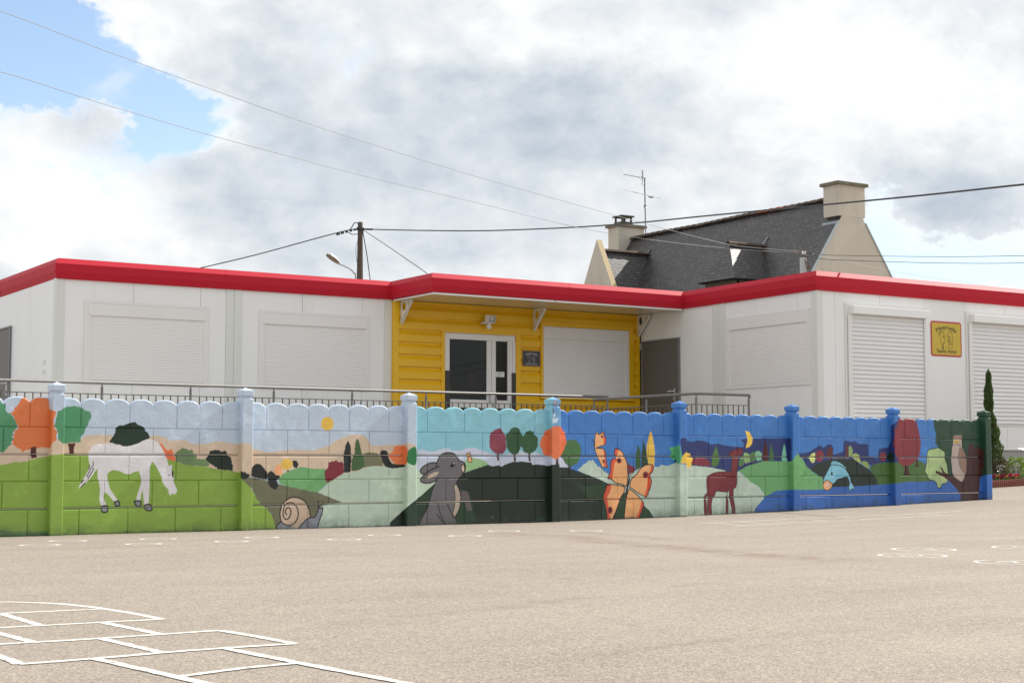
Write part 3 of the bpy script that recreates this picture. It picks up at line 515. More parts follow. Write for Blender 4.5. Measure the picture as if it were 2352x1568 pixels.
# ------------------------------------------------------------------ ground
def ground_z(x, y):
    t = np.clip(x - 9.5 - .5 * np.maximum(0, 15 - y), 0, 16)
    return .147 * (t / 8) ** 1.5
def ground_material():
    m = bpy.data.materials.new('playground_surface'); m.use_nodes = True; t = NT(m.node_tree); b = m.node_tree.nodes['Principled BSDF']
    tc = t.n('ShaderNodeTexCoord').outputs['Object']
    at = t.n('ShaderNodeAttribute', attribute_name='stain').outputs['Color']
    sp = t.n('ShaderNodeSeparateXYZ', ins={0: at})
    v = t.n('ShaderNodeTexVoronoi', feature='F1', ins={'Vector': tc, 'Scale': 150.})
    cr = t.n('ShaderNodeSeparateXYZ', ins={0: v.outputs['Color']})
    g = t.m('MULTIPLY_ADD', t.m('ADD', cr.outputs[0], -.5), .62, 1.)
    v2 = t.n('ShaderNodeTexVoronoi', feature='F1', ins={'Vector': tc, 'Scale': 62.})
    c2 = t.n('ShaderNodeSeparateXYZ', ins={0: v2.outputs['Color']})
    g = t.m('MULTIPLY_ADD', t.m('ADD', c2.outputs[1], -.5), .16, g)
    g = t.m('MULTIPLY_ADD', t.m('ADD', t.noise(tc, .8, 7, .68), -.5), .42, g)
    st = t.n('ShaderNodeMapping', ins={'Rotation': (0, 0, R(-38)), 'Scale': (.35, 2.4, 1), 'Vector': tc}).outputs[0]
    g = t.m('MULTIPLY_ADD', t.m('ADD', t.noise(st, 1.0, 6, .62), -.5), .34, g)
    col = t.mixc(1., (.300, .251, .205, 1), t.n('ShaderNodeCombineXYZ', ins={0: g, 1: g, 2: g}).outputs[0], 'MULTIPLY')
    col = t.mixc(t.m('MULTIPLY', t.ramp(cr.outputs[1], .82, .95), .45), col, (.17, .165, .16, 1))
    col = t.mixc(t.m('MULTIPLY', t.ramp(cr.outputs[2], .84, .96), .5), col, (.56, .51, .44, 1))
    rag = t.ramp(t.noise(tc, 5., 5, .7), .3, .7)
    col = t.mixc(t.m('MULTIPLY', t.m('MULTIPLY', sp.outputs[0], rag), .85), col, (.20, .135, .10, 1))
    col = t.mixc(t.m('MULTIPLY', t.m('MULTIPLY', sp.outputs[1], rag), .75), col, (.13, .115, .10, 1))
    t.set(b.inputs['Base Color'], col); b.inputs['Roughness'].default_value = .82; b.inputs['Specular IOR Level'].default_value = .3
    t.set(b.inputs['Normal'], t.n('ShaderNodeBump', ins={'Strength': .3, 'Distance': .003, 'Height': t.m('ADD', v.outputs['Distance'], v2.outputs['Distance'])}).outputs[0])
    return m
def dist_poly(X, Y, pts):
    d = np.full(X.shape, 1e9)
    for (ax, ay), (bx, by) in zip(pts[:-1], pts[1:]):
        dx, dy = bx - ax, by - ay; L2 = dx * dx + dy * dy + 1e-9
        t = np.clip(((X - ax) * dx + (Y - ay) * dy) / L2, 0, 1)
        d = np.minimum(d, np.hypot(X - ax - t * dx, Y - ay - t * dy))
    return d
def build_ground():
    def axis(lo, hi, step, far):
        a = list(np.arange(lo, hi + 1e-6, step)); e = []; s = step; p = hi
        while p < far: s *= 1.35; p += s; e.append(p)
        f = []; s = step; p = lo
        while p > -far: s *= 1.35; p -= s; f.append(p)
        return np.array(f[::-1] + a + e)
    xs, ys = axis(-1, 24, .07, 1500), axis(1.5, 20, .07, 1500)
    X, Y = np.meshgrid(xs, ys); Z = ground_z(X, Y); nx, ny = len(xs), len(ys)
    co = np.stack([X, Y, Z], -1).reshape(-1, 3)
    i = np.arange((ny - 1) * (nx - 1)); r, c = i // (nx - 1), i % (nx - 1); a = r * nx + c
    F = np.stack([a, a + 1, a + nx + 1, a + nx], 1)
    me = grid_mesh('ground', co, F)
    red = np.zeros(X.shape); dark = np.zeros(X.shape)
    for w, amt, *pts in STREAKS:
        pts = [(p.x, p.y) for p in grow([(q[0], q[1], 0) for q in pts], 4)]
        k = np.exp(-(dist_poly(X, Y, pts) / (w * .6)) ** 2) * abs(amt)
        if amt > 0: red = np.maximum(red, k)
        else: dark = np.maximum(dark, k)
    fy = 14.34 + .04727 * X       # dirt and painted contact shadow along the foot of the painted wall
    foot = np.exp(-(np.abs(Y - fy + .02) / .07) ** 2) * ((X > -8) & (X < 17.7)); dark = np.maximum(dark, foot * 1.3)
    ca = me.color_attributes.new('stain', 'FLOAT_COLOR', 'POINT')
    ca.data.foreach_set('color', np.stack([red, dark, red * 0, red * 0 + 1], -1).astype(np.float32).ravel())
    me.materials.append(ground_material())
    o = bpy.data.objects.new('ground', me); COL.objects.link(o); return tag(o, kind='structure')
def grid_mesh(name, co, F):
    me = bpy.data.meshes.new(name); me.vertices.add(len(co)); me.vertices.foreach_set('co', np.asarray(co, np.float32).ravel())
    n = F.shape[1]; me.loops.add(F.size); me.loops.foreach_set('vertex_index', F.astype(np.int32).ravel())
    me.polygons.add(len(F)); me.polygons.foreach_set('loop_start', np.arange(0, F.size, n, dtype=np.int32))
    me.update(calc_edges=True); return me
build_ground()

def paint_line_material():
    m = bpy.data.materials.new('road_paint'); m.use_nodes = True; t = NT(m.node_tree); b = m.node_tree.nodes['Principled BSDF']
    tc = t.n('ShaderNodeTexCoord').outputs['Object']
    v = t.n('ShaderNodeTexVoronoi', feature='F1', ins={'Vector': tc, 'Scale': 95.}); cr = t.n('ShaderNodeSeparateXYZ', ins={0: v.outputs['Color']})
    worn = t.ramp(t.m('MULTIPLY_ADD', cr.outputs[0], .62, t.noise(tc, 6., 4, .7)), .96, 1.22)
    col = t.mixc(worn, t.mixc(t.ramp(t.noise(tc, 30., 4, .7), .35, .7), (.80, .77, .71, 1), (.62, .59, .53, 1)), (.32, .27, .22, 1))
    t.set(b.inputs['Base Color'], col); b.inputs['Roughness'].default_value = .6
    return m
M['paint_line'] = paint_line_material()
def ground_stroke(name, polys, w):
    mb = MB()
    for i, pts in enumerate(polys):
        P = grow([(p[0], p[1], 0) for p in pts], 3 if len(pts) > 20 else 12) if len(pts) > 2 else [Vector((*pts[0], 0)).lerp(Vector((*pts[1], 0)), k / 20) for k in range(21)]
        P = [Vector((p.x, p.y, float(ground_z(p.x, p.y)) + .0012 + .00015 * i)) for p in P]
        mb.ribbon(P, w, (0, 0, 1), jit=.16)
    return tag(mk(name, mb, M['paint_line']), kind='structure')
def ring_pts(cx, cy, r, n=40): return [(cx + r * math.cos(2 * math.pi * k / n), cy + r * math.sin(2 * math.pi * k / n)) for k in range(n + 1)]
for cx, cy, r in RINGS: ground_stroke('ring_marking', [ring_pts(cx, cy, r - .01)], .036)
NUM = [[(-.5, .35), (-.1, .55), (.3, .4), (.25, .1), (-.15, -.1), (-.45, -.45), (.45, -.45)], [(-.4, .5), (.1, .55), (.35, .3), (0, .05), (.4, -.15), (.2, -.5), (-.4, -.45)],
       [(.1, -.5), (.1, .5), (-.45, -.1), (.45, -.1)], [(.4, .5), (-.3, .5), (-.35, .05), (.2, .1), (.4, -.2), (.1, -.5), (-.4, -.4)]]
cax, cay = math.sin(R(YAW + 10)), math.cos(R(YAW + 10))
for (cx, cy, r), num in zip(BIG_RINGS, NUM):
    ground_stroke('numbered_ring_marking', [ring_pts(cx, cy, r - .01), [(cx + (p[0] * cay - p[1] * cax * -1) * r * .85, cy + (-p[0] * cax + p[1] * cay) * r * .85) for p in num]], .030)
ground_stroke('hopscotch_marking', HOPSCOTCH, .042)
ground_stroke('ladder_marking', LADDER, .036)
ground_stroke('edge_marking', [EDGE_LINE], .05)

# ------------------------------------------------------------------ painted wall
FA, FB, FX0 = 14.34, .04727, 4.242
FC = math.sqrt(1 + FB * FB); BAY = 1.92
FO = Vector((FX0, FA + FB * FX0, 0)); FD = Vector((1 / FC, FB / FC, 0)); FN = Vector((FB / FC, -1 / FC, 0))
def fpt(u, v, z):
    return np.stack([FO.x + u * FD.x + v * FN.x, FO.y + u * FD.y + v * FN.y, z + 0 * u], -1)
VIEW_U = float((Vector(EYE) - FO).dot(FD)); VIEW_D = float((Vector(EYE) - FO).dot(FN))
class Mural:
    """the painting as outlines on the wall plane, sampled for any point of the wall"""
    def __init__(s):
        s.sh = []; rnd = np.random.default_rng(5)
        for ln in MURAL_SHAPES.strip().split('\n'):
            h, body = ln.split(';'); ci, w, rag = map(int, h.split(','))
            P = np.array([list(map(int, q.split(','))) for q in body.split()], float) / 1000.
            if w == 0 and rag:
                out = []
                for a, b in zip(P, np.roll(P, -1, 0)):
                    n = max(1, min(60, int(np.hypot(*(b - a)) / .014)))
                    for k in range(n):
                        q = a + (b - a) * k / n
                        out.append(q + (rnd.normal(0, rag * .00055, 2) if np.hypot(*(b - a)) < 3 else 0))
                P = np.array(out)
            elif w:
                P = np.array([(p.x, p.y) for p in grow([(q[0], q[1], 0) for q in P], 4)])
            s.sh.append((ci, w / 1000., P, P.min(0) - w / 1000., P.max(0) + w / 1000.))
        s.pal = np.minimum(srgb(np.array(MURAL_PAINT)) * PAINT_K, .84)
    def index(s, u, z):
        out = np.zeros(u.shape, int)
        lo, hi = np.array([u.min(), z.min()]), np.array([u.max(), z.max()])
        for ci, w, P, a, b in s.sh:
            if (a > hi).any() or (b < lo).any(): continue
            m = np.nonzero((u >= a[0]) & (u <= b[0]) & (z >= a[1]) & (z <= b[1]))[0]
            if not len(m): continue
            uu, zz = u[m], z[m]
            if w:
                ins = dist_poly(uu, zz, [tuple(p) for p in P]) < w / 2
            else:
                ins = np.zeros(len(m), bool); q = P[-1]
                for p in P:
                    if p[1] != q[1]:
                        c = (p[1] > zz) != (q[1] > zz)
                        ins ^= c & (uu < (q[0] - p[0]) * (zz - p[1]) / (q[1] - p[1]) + p[0])
                    q = p
            out[m[ins]] = ci
        return out
    def colour(s, u, z):
        acc = 0
        for du, dz in ((-.0013, -.0006), (.0006, -.0013), (.0013, .0006), (-.0006, .0013)):
            acc = acc + s.pal[s.index(u + du, z + dz)]
        return acc / 4
MUR = Mural()
def painted(name, co, F, col, parent, mat_=None, flat=False):
    me = grid_mesh(name, co - np.array(ORG[root_of(parent)]), F)
    ca = me.color_attributes.new('paint', 'FLOAT_COLOR', 'POINT')
    hg = np.clip(co[:, 2] - ground_z(co[:, 0], co[:, 1]), 0, 1)      # height over the ground, kept with the paint
    ca.data.foreach_set('color', np.concatenate([col, hg[:, None]], 1).astype(np.float32).ravel())
    me.materials.append(mat_ or M['mural']); me.shade_flat() if flat else None; o = bpy.data.objects.new(name, me); COL.objects.link(o); o.parent = parent; return o
def root_of(o):
    while o.parent: o = o.parent
    return o
def scallop(u):
    w = BAY / 8; x = (np.mod(u, w) - w / 2) / (w / 2)
    return 1.20 + .077 * np.sqrt(np.maximum(0, 1 - (np.abs(x) * .985) ** 2.15))
FENCE = thing('painted_wall', tuple(FO), 'low concrete panel wall painted with animals, trees and hills along the playground', 'wall')
PAINTED_WHAT = ['green and orange round trees', 'white grazing horse', 'snail and yellow sun', 'grey rabbit and cyan sky', 'orange butterflies', 'red alpaca and moon', 'blue fish over water', 'owl on a tree stump']
STEP = .0056
def plate(i, k, joints):
    """one precast plate: k = 0 bottom, 1 middle, 2 scalloped top; joints: columns of the imitation blocks per row"""
    u0 = (i - 1) * BAY; z0, z1 = [(-.28, .245), (.2535, .745), (.7535, None)][k]
    us = set(np.round(np.arange(0, BAY + 1e-6, STEP), 5))
    jj = sorted(set(sum(joints, [])))
    for j in jj: us |= {j - .0062, j - .0030, j, j + .0030, j + .0062}
    if k == 2:
        for q in range(9): us |= {min(max(q * BAY / 8, 0), BAY)}
    us = np.array(sorted(x for x in us if 0 <= x <= BAY)); us = us[np.insert(np.diff(us) > 6e-4, 0, True)]
    lo = z0 if k else -.06
    if k == 2:
        top = scallop(us)
        zl = np.linspace(lo, 1.06, 60); zl = np.array(sorted(set(np.round(zl, 5)) | {.9938, .997, 1., 1.003, 1.0062}))
        Z = np.concatenate([np.repeat(zl[:, None], len(us), 1), 1.06 + np.linspace(0, 1, 40)[1:, None] * (top[None, :] - 1.06)], 0)
    else:
        mid = .0 if k == 0 else .5
        zl = np.array(sorted(set(np.round(np.arange(lo, z1, STEP), 5)) | {z1} | ({mid - .0062, mid - .003, mid, mid + .003, mid + .0062} if k else set())))
        Z = np.repeat(zl[:, None], len(us), 1)
    U = np.repeat(us[None, :], Z.shape[0], 0) + u0
    # grooves
    g = np.zeros(U.shape); ul = U - u0
    mids = {0: 0., 1: .5, 2: 1.0}[k]
    if k: g = np.maximum(g, np.clip(1.35 - np.abs(Z - mids) / .0046, 0, 1))
    for row, js in enumerate(joints):
        inr = (Z < mids) if row == 0 else (Z >= mids)
        if k == 0: inr = Z > mids if row == 1 else Z <= mids
        for j in js: g = np.maximum(g, np.clip(1.35 - np.abs(ul - j) / .0046, 0, 1) * inr)
    if k == 2:   # the cusps run down a little between the scallops
        for q in range(1, 8): g = np.maximum(g, np.clip(1.3 - np.abs(ul - q * BAY / 8) / .004, 0, 1) * (Z > 1.165) * .5)
    wav = .0004 * np.sin(U * 7.1 + Z * 5) + .0002 * np.sin(U * 19 + 2 * Z * 13)
    V = -.011 * g + wav
    edge = np.minimum(Z - Z[0], Z[-1] - Z)              # rounded arris along top and bottom
    V = V - .008 * np.clip(1 - edge / .010, 0, 1) ** 2 - .016 * np.clip(1 - (Z[-1] - Z) / .017, 0, 1) ** 1.5 * (k < 2)
    nz, nu = Z.shape
    front = fpt(U.ravel(), V.ravel(), Z.ravel())
    th = -.052
    topb = fpt(U[-1], np.full(nu, th), Z[-1]); botb = fpt(U[0], np.full(nu, th), Z[0])
    topm = fpt(U[-1], np.full(nu, th / 2), Z[-1] + .0015)
    co = np.concatenate([front, topm, topb, botb])
    idx = np.arange(nz * nu).reshape(nz, nu)
    F = [np.stack([idx[:-1, :-1], idx[:-1, 1:], idx[1:, 1:], idx[1:, :-1]], -1).reshape(-1, 4)]
    n0 = nz * nu; tm, tb, bb = n0 + np.arange(nu), n0 + nu + np.arange(nu), n0 + 2 * nu + np.arange(nu)
    for a, b in ((idx[-1], tm), (tm, tb), (tb, bb), (bb, idx[0])):
        F.append(np.stack([a[:-1], a[1:], b[1:], b[:-1]], -1))
    col = MUR.colour(U.ravel(), np.clip(Z.ravel(), .01, 9))
    rim = MUR.colour(U[-1], Z[-1] - .012)
    if k == 2:
        base = MUR.pal[MUR.index(U[-1] * 0 + U.mean(), U[-1] * 0 + 1.262)]
    else: base = rim * .8
    col = np.concatenate([col, base * .5 + rim * .5, base, base])
    o = painted(['base_plate', 'middle_plate', 'scalloped_plate'][k], co, np.concatenate(F), col, FENCE)
    if k: o['label'] = ('scalloped top plate, ' if k == 2 else 'plain middle plate, ') + PAINTED_WHAT[i]
    return o
q4 = BAY / 4
ODD = [q4 / 2 + q4 * j for j in range(4)]; EVEN = [q4 * j for j in range(1, 4)]
for i in range(0, 8):
    plate(i, 0, [EVEN, ODD]); plate(i, 1, [EVEN, ODD]); plate(i, 2, [EVEN, ODD])
def post(i):
    uc = (i - 1) * BAY; hw = .061; v0, v1 = .082, -.068
    cy = (v0 + v1) / 2; hd = (v0 - v1) / 2
    def loops(prof, step=STEP, fine=True):
        """square section loft with fine faces so that the painting runs over it"""
        n = 20 if fine else 8
        ring = []
        for k in range(n): ring.append((-1 + 2 * k / n, 1.))
        for k in range(n): ring.append((1., 1 - 2 * k / n))
        for k in range(n): ring.append((1 - 2 * k / n, -1.))
        for k in range(n): ring.append((-1., -1 + 2 * k / n))
        ring = np.array(ring); m = len(ring); cs = []
        rr = ring.copy()      # slightly rounded arrises
        cor = np.minimum(np.abs(ring[:, 0]), np.abs(ring[:, 1])); rr *= (1 - .035 * np.clip((cor - .85) / .15, 0, 1))[:, None]
        for z, s in prof: cs.append(np.stack([uc + rr[:, 0] * hw * s, cy + rr[:, 1] * (hd if s > .3 else hd) * s, np.full(m, z)], -1))
        P = np.concatenate(cs); nl = len(prof); F = []
        for a in range(nl - 1):
            k = np.arange(m); F.append(np.stack([a * m + k, a * m + (k + 1) % m, (a + 1) * m + (k + 1) % m, (a + 1) * m + k], -1))
        return P, np.concatenate(F)
    def colourise(P, shade=None):
        f = VIEW_D / (VIEW_D - P[:, 1]); return MUR.colour(VIEW_U + (P[:, 0] - VIEW_U) * f, np.clip(EYE[2] + (P[:, 2] - EYE[2]) * f, .01, 1.6))
    zs = list(np.arange(-.3, 1.296, STEP * 1.3))
    P, F = loops([(z, 1.) for z in zs] + [(1.300, 1.), (1.303, .98), (1.312, .80)])
    o = painted('post', fpt(P[:, 0], P[:, 1], P[:, 2]), F, colourise(P), FENCE, None, True)
    P, F = loops([(1.309, .79), (1.326, .80), (1.339, 1.02), (1.342, 1.035), (1.365, 1.035), (1.385, 1.035), (1.389, 1.02), (1.400, .71), (1.411, .37), (1.422, .03)], fine=True)
    cc = colourise(P)
    c = painted('post_cap', fpt(P[:, 0], P[:, 1], P[:, 2]), F, cc, o, None, True)
    return o
for i in range(0, 9): post(i)

# ------------------------------------------------------------------ school building
SCHOOL = thing('school_building', (12.8, 24.0, 0.0), 'low white prefab school with red roof edge and yellow entrance recess', 'building')
FR = {
    'left_front': lambda s, d, z: (s, 24.04 - d, z),
    'left_side': lambda s, d, z: (6.97 - d, s, z),
    'entrance': lambda s, d, z: (s, 23.94 - d, z),
    'recess': lambda s, d, z: (18.04 + .036 * (s - 18.91) - d, s + .036 * d, z),
    'right_front': lambda s, d, z: (s, 18.91 - d, z)}
def slab(fr, items, name, m, parent=SCHOOL, bev=0):
    mb = MB()
    for it in items: mb.box(*it, tf=FR[fr])
    o = mk(name, mb, m, parent)
    if bev:
        md = o.modifiers.new('edge', 'BEVEL'); md.width = bev; md.segments = 2; md.limit_method = 'ANGLE'
    return o
ZB, ZT = .93, 3.60
def wall(fr, seams, label=None, m='white_panel', z0=ZB, z1=ZT):
    o = slab(fr, [(a + .0025, b - .0025, -.07, 0, z0, z1) for a, b in zip(seams[:-1], seams[1:])] + [(seams[0], seams[-1], -.14, -.072, z0, z1)], 'wall', M[m], SCHOOL, .002)
    if label: o['label'] = label
    return o
wall('left_front', [6.98, 7.11, 8.21, 9.33, 9.77, 10.05, 11.14, 12.27, 12.70, 12.86])
wall('left_side', [24.115, 25.1, 26.2, 26.52, 27.62, 28.8, 30.0, 31.2, 32.4])
wall('recess', [18.985, 19.39, 20.5, 21.33, 21.70, 22.66, 23.88, 23.93])
wall('right_front', [18.05, 18.16, 18.44, 19.49, 20.57, 21.58, 22.64, 23.7, 24.8, 25.9, 27.0])
for fr, a, b in (('left_front', 6.965, 7.11), ('left_front', 9.77, 9.905), ('left_front', 9.913, 10.05), ('left_front', 12.70, 12.848), ('left_side', 24.02, 24.13), ('recess', 18.895, 19.05), ('recess', 21.335, 21.51), ('recess', 21.518, 21.70), ('right_front', 18.025, 18.16)):
    slab(fr, [(a, b, -.03, .012, ZB - .01, 3.52)], 'corner_post', M['corner_trim'], SCHOOL, .004)
# floor ledge and plinth
for fr, a, b in (('left_front', 6.95, 12.86), ('left_side', 24.0, 32.4), ('right_front', 18.03, 27.0), ('recess', 18.9, 24.0)):
    slab(fr, [(a, b, -.12, -.01, -.4, .885)], 'plinth', M['plinth'])
    mb = MB(); f = FR[fr]
    for d0, z0, d1, z1 in ((0, .885, .022, .893), (.022, .893, .03, .915), (.03, .915, .004, .94)):
        mb.quad(f(a, d0, z0), f(b, d0, z0), f(b, d1, z1), f(a, d1, z1))
    mk('drip_rail', mb, M['white_gloss'], SCHOOL)
# red roof edge swept round the outline
PATH = [(6.965, 33.0), (6.965, 24.0), (12.80, 24.0), (12.80, 22.53), (18.135, 22.53), (18.0, 18.87), (27.05, 18.87), (27.05, 33.0)]
PROF = [(-.06, 3.512), (0, 3.515), (.030, 3.622), (.032, 3.748), (-.034, 3.836), (-.22, 3.846), (-.22, 3.70)]
def off(i, d):
    P = [Vector(p) for p in PATH]; n = len(P)
    def nr(a, b): t = (b - a).normalized(); return Vector((t.y, -t.x))
    n1 = nr(P[max(i - 1, 0)], P[max(i - 1, 0) + 1]); n2 = nr(P[min(i, n - 2)], P[min(i, n - 2) + 1])
    bis = (n1 + n2); k = d / max(.2, bis.dot(n1)) ; return P[i] + bis * k
for i in range(len(PATH) - 1):
    mb = MB()
    for (d0, z0), (d1, z1) in zip(PROF[:-1], PROF[1:]):
        a, b, c, e = off(i, d0), off(i + 1, d0), off(i + 1, d1), off(i, d1)
        mb.quad((a.x, a.y, z0), (b.x, b.y, z0), (c.x, c.y, z1), (e.x, e.y, z1))
    L = (Vector(PATH[i + 1]) - Vector(PATH[i])).length
    t = (Vector(PATH[i + 1]) - Vector(PATH[i])) / L; nn = Vector((t.y, -t.x))
    for s in [q for q in np.arange(2.8, L - .6, 2.95)]:
        p = Vector(PATH[i]) + t * float(s)
        for (d0, z0), (d1, z1) in zip(PROF[1:5], PROF[2:6]):
            q = [(p + nn * (d + .0025) + t * w, z) for d, z in ((d0, z0), (d1, z1)) for w in (-.022, .022)]
            mb.quad(*[(q[j][0].x, q[j][0].y, q[j][1]) for j in (0, 1, 3, 2)])
    o = mk('roof_edge', mb, M['red_metal'], SCHOOL)
mb = MB(); mb.poly([(x, y, 3.77) for x, y in [(7.1, 32.9), (7.1, 24.15), (12.95, 24.15), (12.95, 22.7), (18.3, 22.7), (18.15, 19.0), (26.9, 19.0), (26.9, 32.9)]])
mk('roof_deck', mb, M['roof_deck'], SCHOOL)
mb = MB(); mb.box(6.97, 27, 32.4, 32.5, -.3, 3.6); mb.box(26.95, 27.02, 18.95, 32.4, -.3, 3.6); mk('wall', mb, M['white_panel'], SCHOOL)
# canopy underside
mb = MB(); mb.poly([(12.815, 22.56, 3.506), (18.12, 22.56, 3.506), (18.20, 23.97, 3.506), (12.815, 23.97, 3.506)])
SOF = mk('canopy_soffit', mb, M['soffit'], SCHOOL)
mb = MB(); mb.box(12.82, 15.28, 22.545, 22.575, 3.478, 3.509); mb.box(15.30, 18.12, 22.545, 22.575, 3.478, 3.509); mb.box(12.82, 12.85, 22.576, 23.93, 3.478, 3.505)
mk('canopy_trim', mb, M['white_gloss'], SOF)
def bracket(x):
    out = [(0, 3.495), (.40, 3.495), (.40, 3.47), (.035, 3.10), (0, 3.10)]
    holes = [(.115, 3.385, .075), (.275, 3.425, .024), (.045, 3.18, .022)]
    loops = [[Vector((a, b, 0)) for a, b in out]] + [[Vector((cx + r * math.cos(t), cz + r * math.sin(t), 0)) for t in np.linspace(0, -2 * math.pi, 20, endpoint=False)] for cx, cz, r in holes]
    flat = [v for l in loops for v in l]; tris = geometry.tessellate_polygon(loops); mb = MB()
    for dx in (-.006, .006): mb.add([(x + dx, 23.93 - v.x, v.y) for v in flat], [tuple(t) for t in tris])
    k = 0
    for l in loops:
        n = len(l); mb.add([(x + dx, 23.93 - v.x, v.y) for v in l for dx in (-.006, .006)], [(2 * i, 2 * i + 1, 2 * ((i + 1) % n) + 1, 2 * ((i + 1) % n)) for i in range(n)])
    mb.quad((x - .028, 23.53, 3.468), (x + .028, 23.53, 3.468), (x + .028, 23.897, 3.094), (x - .028, 23.897, 3.094))
    mb.quad((x - .028, 23.534, 3.462), (x + .028, 23.534, 3.462), (x + .028, 23.901, 3.088), (x - .028, 23.901, 3.088))
    return mk('canopy_bracket', mb, M['bracket'], SCHOOL)
for x in (12.97, 15.74, 18.14): bracket(x)
# roller shutters
def curtain(fr, s0, s1, z0, z1, pitch, dep, d0, name, m, parent):
    mb = MB(); f = FR[fr]; n = int(round((z1 - z0) / pitch)); pitch = (z1 - z0) / n
    prof = [(0, 0), (.05, .5), (.12, .88), (.22, 1.), (.40, .94), (.62, .70), (.82, .38), (.95, .08)]
    pts = [(z0 + (k + a) * pitch, d0 + b * dep) for k in range(n) for a, b in prof] + [(z1, d0)]
    vs = [f(s, d, z) for z, d in pts for s in (s0, s1)]
    mb.add(vs, [(2 * i, 2 * i + 1, 2 * i + 3, 2 * i + 2) for i in range(len(pts) - 1)])
    return mk(name, mb, m, parent)
def shutter(fr, o, i, z_out, box, cur, pitch, dep, m, boxdep, slat_d=.006, surround=True):
    """o outer (s0,s1), i curtain (s0,s1)"""
    c = curtain(fr, i[0], i[1], cur[0], cur[1], pitch, dep, slat_d, 'window_shutter', M[m], SCHOOL)
    if surround:
        slab(fr, [(o[0], i[0], .001, .02, z_out[0], z_out[1]), (i[1], o[1], .001, .02, z_out[0], z_out[1]), (i[0], i[1], .001, .019, z_out[0], cur[0] - .004), (i[0], i[1], .001, .019, box[1] + .002, z_out[1])], 'shutter_frame', M['shutter_white'], c, .004)
    slab(fr, [(i[0] - .05, i[1] + .05, .002, boxdep, box[0], box[1])], 'shutter_box', M['white_panel' if boxdep > .06 else 'shutter_white'], c, .005)
    return c
shutter('left_front', (7.42, 9.47), (7.525, 9.385), (1.90, 3.21), (2.968, 3.16), (1.965, 2.966), .0418, .0042, 'shutter_white', .028)
shutter('left_front', (10.35, 12.40), (10.455, 12.315), (1.90, 3.21), (2.974, 3.16), (1.965, 2.972), .0418, .0042, 'shutter_white', .028)
shutter('entrance', (15.958, 17.925), (16.03, 17.85), (1.89, 3.19), (2.96, 3.185), (1.945, 2.957), .0418, .0042, 'shutter_white', .028)
shutter('recess', (19.085, 21.325), (19.165, 21.2), (1.965, 3.24), (3.01, 3.19), (2.03, 3.007), .0418, .0042, 'shutter_white', .028)
for dx in (0, 2.945):
    shutter('right_front', (18.655 + dx, 20.57 + dx), (18.79 + dx, 20.51 + dx), (1.33, 3.335), (3.158, 3.29), (1.36, 3.156), .0705, .027, 'shutter_bright', .135, .004)
    for a, b in ((18.70, 18.788), (20.512, 20.555)): slab('right_front', [(a + dx, b + dx, .031, .05, 1.34, 3.155)], 'guide_rail', M['shutter_white'])
# yellow cladding
def clad_profile(z0, z1):
    pts = []; P = .2175; k0 = 3.21 - P * 13
    for k in range(0, 20):
        zb = k0 + k * P
        for dz, d in ((0., -.004), (.012, -.004), (.018, .034), (.135, .034), (.200, -.002)): pts.append((zb + dz, d))
    def dat(z):
        for (a, da), (b, db) in zip(pts[:-1], pts[1:]):
            if a <= z <= b: return da + (db - da) * (z - a) / max(b - a, 1e-6)
        return 0
    return [(z0, dat(z0))] + [p for p in pts if z0 < p[0] < z1] + [(z1, dat(z1))]
mb = MB(); f = FR['entrance']
for s0, s1, z0, z1 in ((12.94, 13.80, .8, 3.50), (13.80, 15.47, 3.106, 3.50), (15.47, 15.90, .8, 3.50), (15.90, 18.05, 3.28, 3.50), (15.90, 18.05, .8, 1.84), (18.05, 18.20, .8, 3.50)):
    pr = clad_profile(z0, z1)
    vs = [f(s, d - .034, z) for z, d in pr for s in (s0, s1)]
    mb.add(vs, [(2 * i, 2 * i + 1, 2 * i + 3, 2 * i + 2) for i in range(len(pr) - 1)])
mk('yellow_cladding', mb, M['yellow_metal'], SCHOOL)
slab('entrance', [(12.85, 12.94, -.1, .006, .8, 3.50), (18.12, 18.19, -.03, .012, .8, 3.49), (12.95, 18.11, -.03, .01, 3.462, 3.50)], 'yellow_trim', M['yellow_metal'], SCHOOL, .003)
slab('entrance', [(13.796, 13.863, -.1, .012, .84, 3.106), (15.361, 15.468, -.1, .012, .84, 3.106), (13.864, 15.36, -.1, .012, 2.985, 3.105)], 'door_surround', M['yellow_metal'], SCHOOL, .003)
slab('entrance', [(15.904, 15.956, -.04, .02, 1.87, 3.28), (17.928, 18.035, -.04, .02, 1.87, 3.28), (15.957, 17.927, -.04, .02, 3.192, 3.28), (15.88, 18.06, -.04, .045, 1.845, 1.868)], 'window_surround', M['yellow_metal'], SCHOOL, .003)
slab('entrance', [(15.95, 17.93, -.06, 0, 1.87, 3.195)], 'wall', M['white_panel'])
slab('entrance', [(12.86, 13.86, -.16, -.10, .8, 3.6), (15.37, 18.2, -.16, -.10, .8, 3.6), (13.861, 15.369, -.16, -.10, 2.99, 3.6)], 'wall', M['dark_room'])
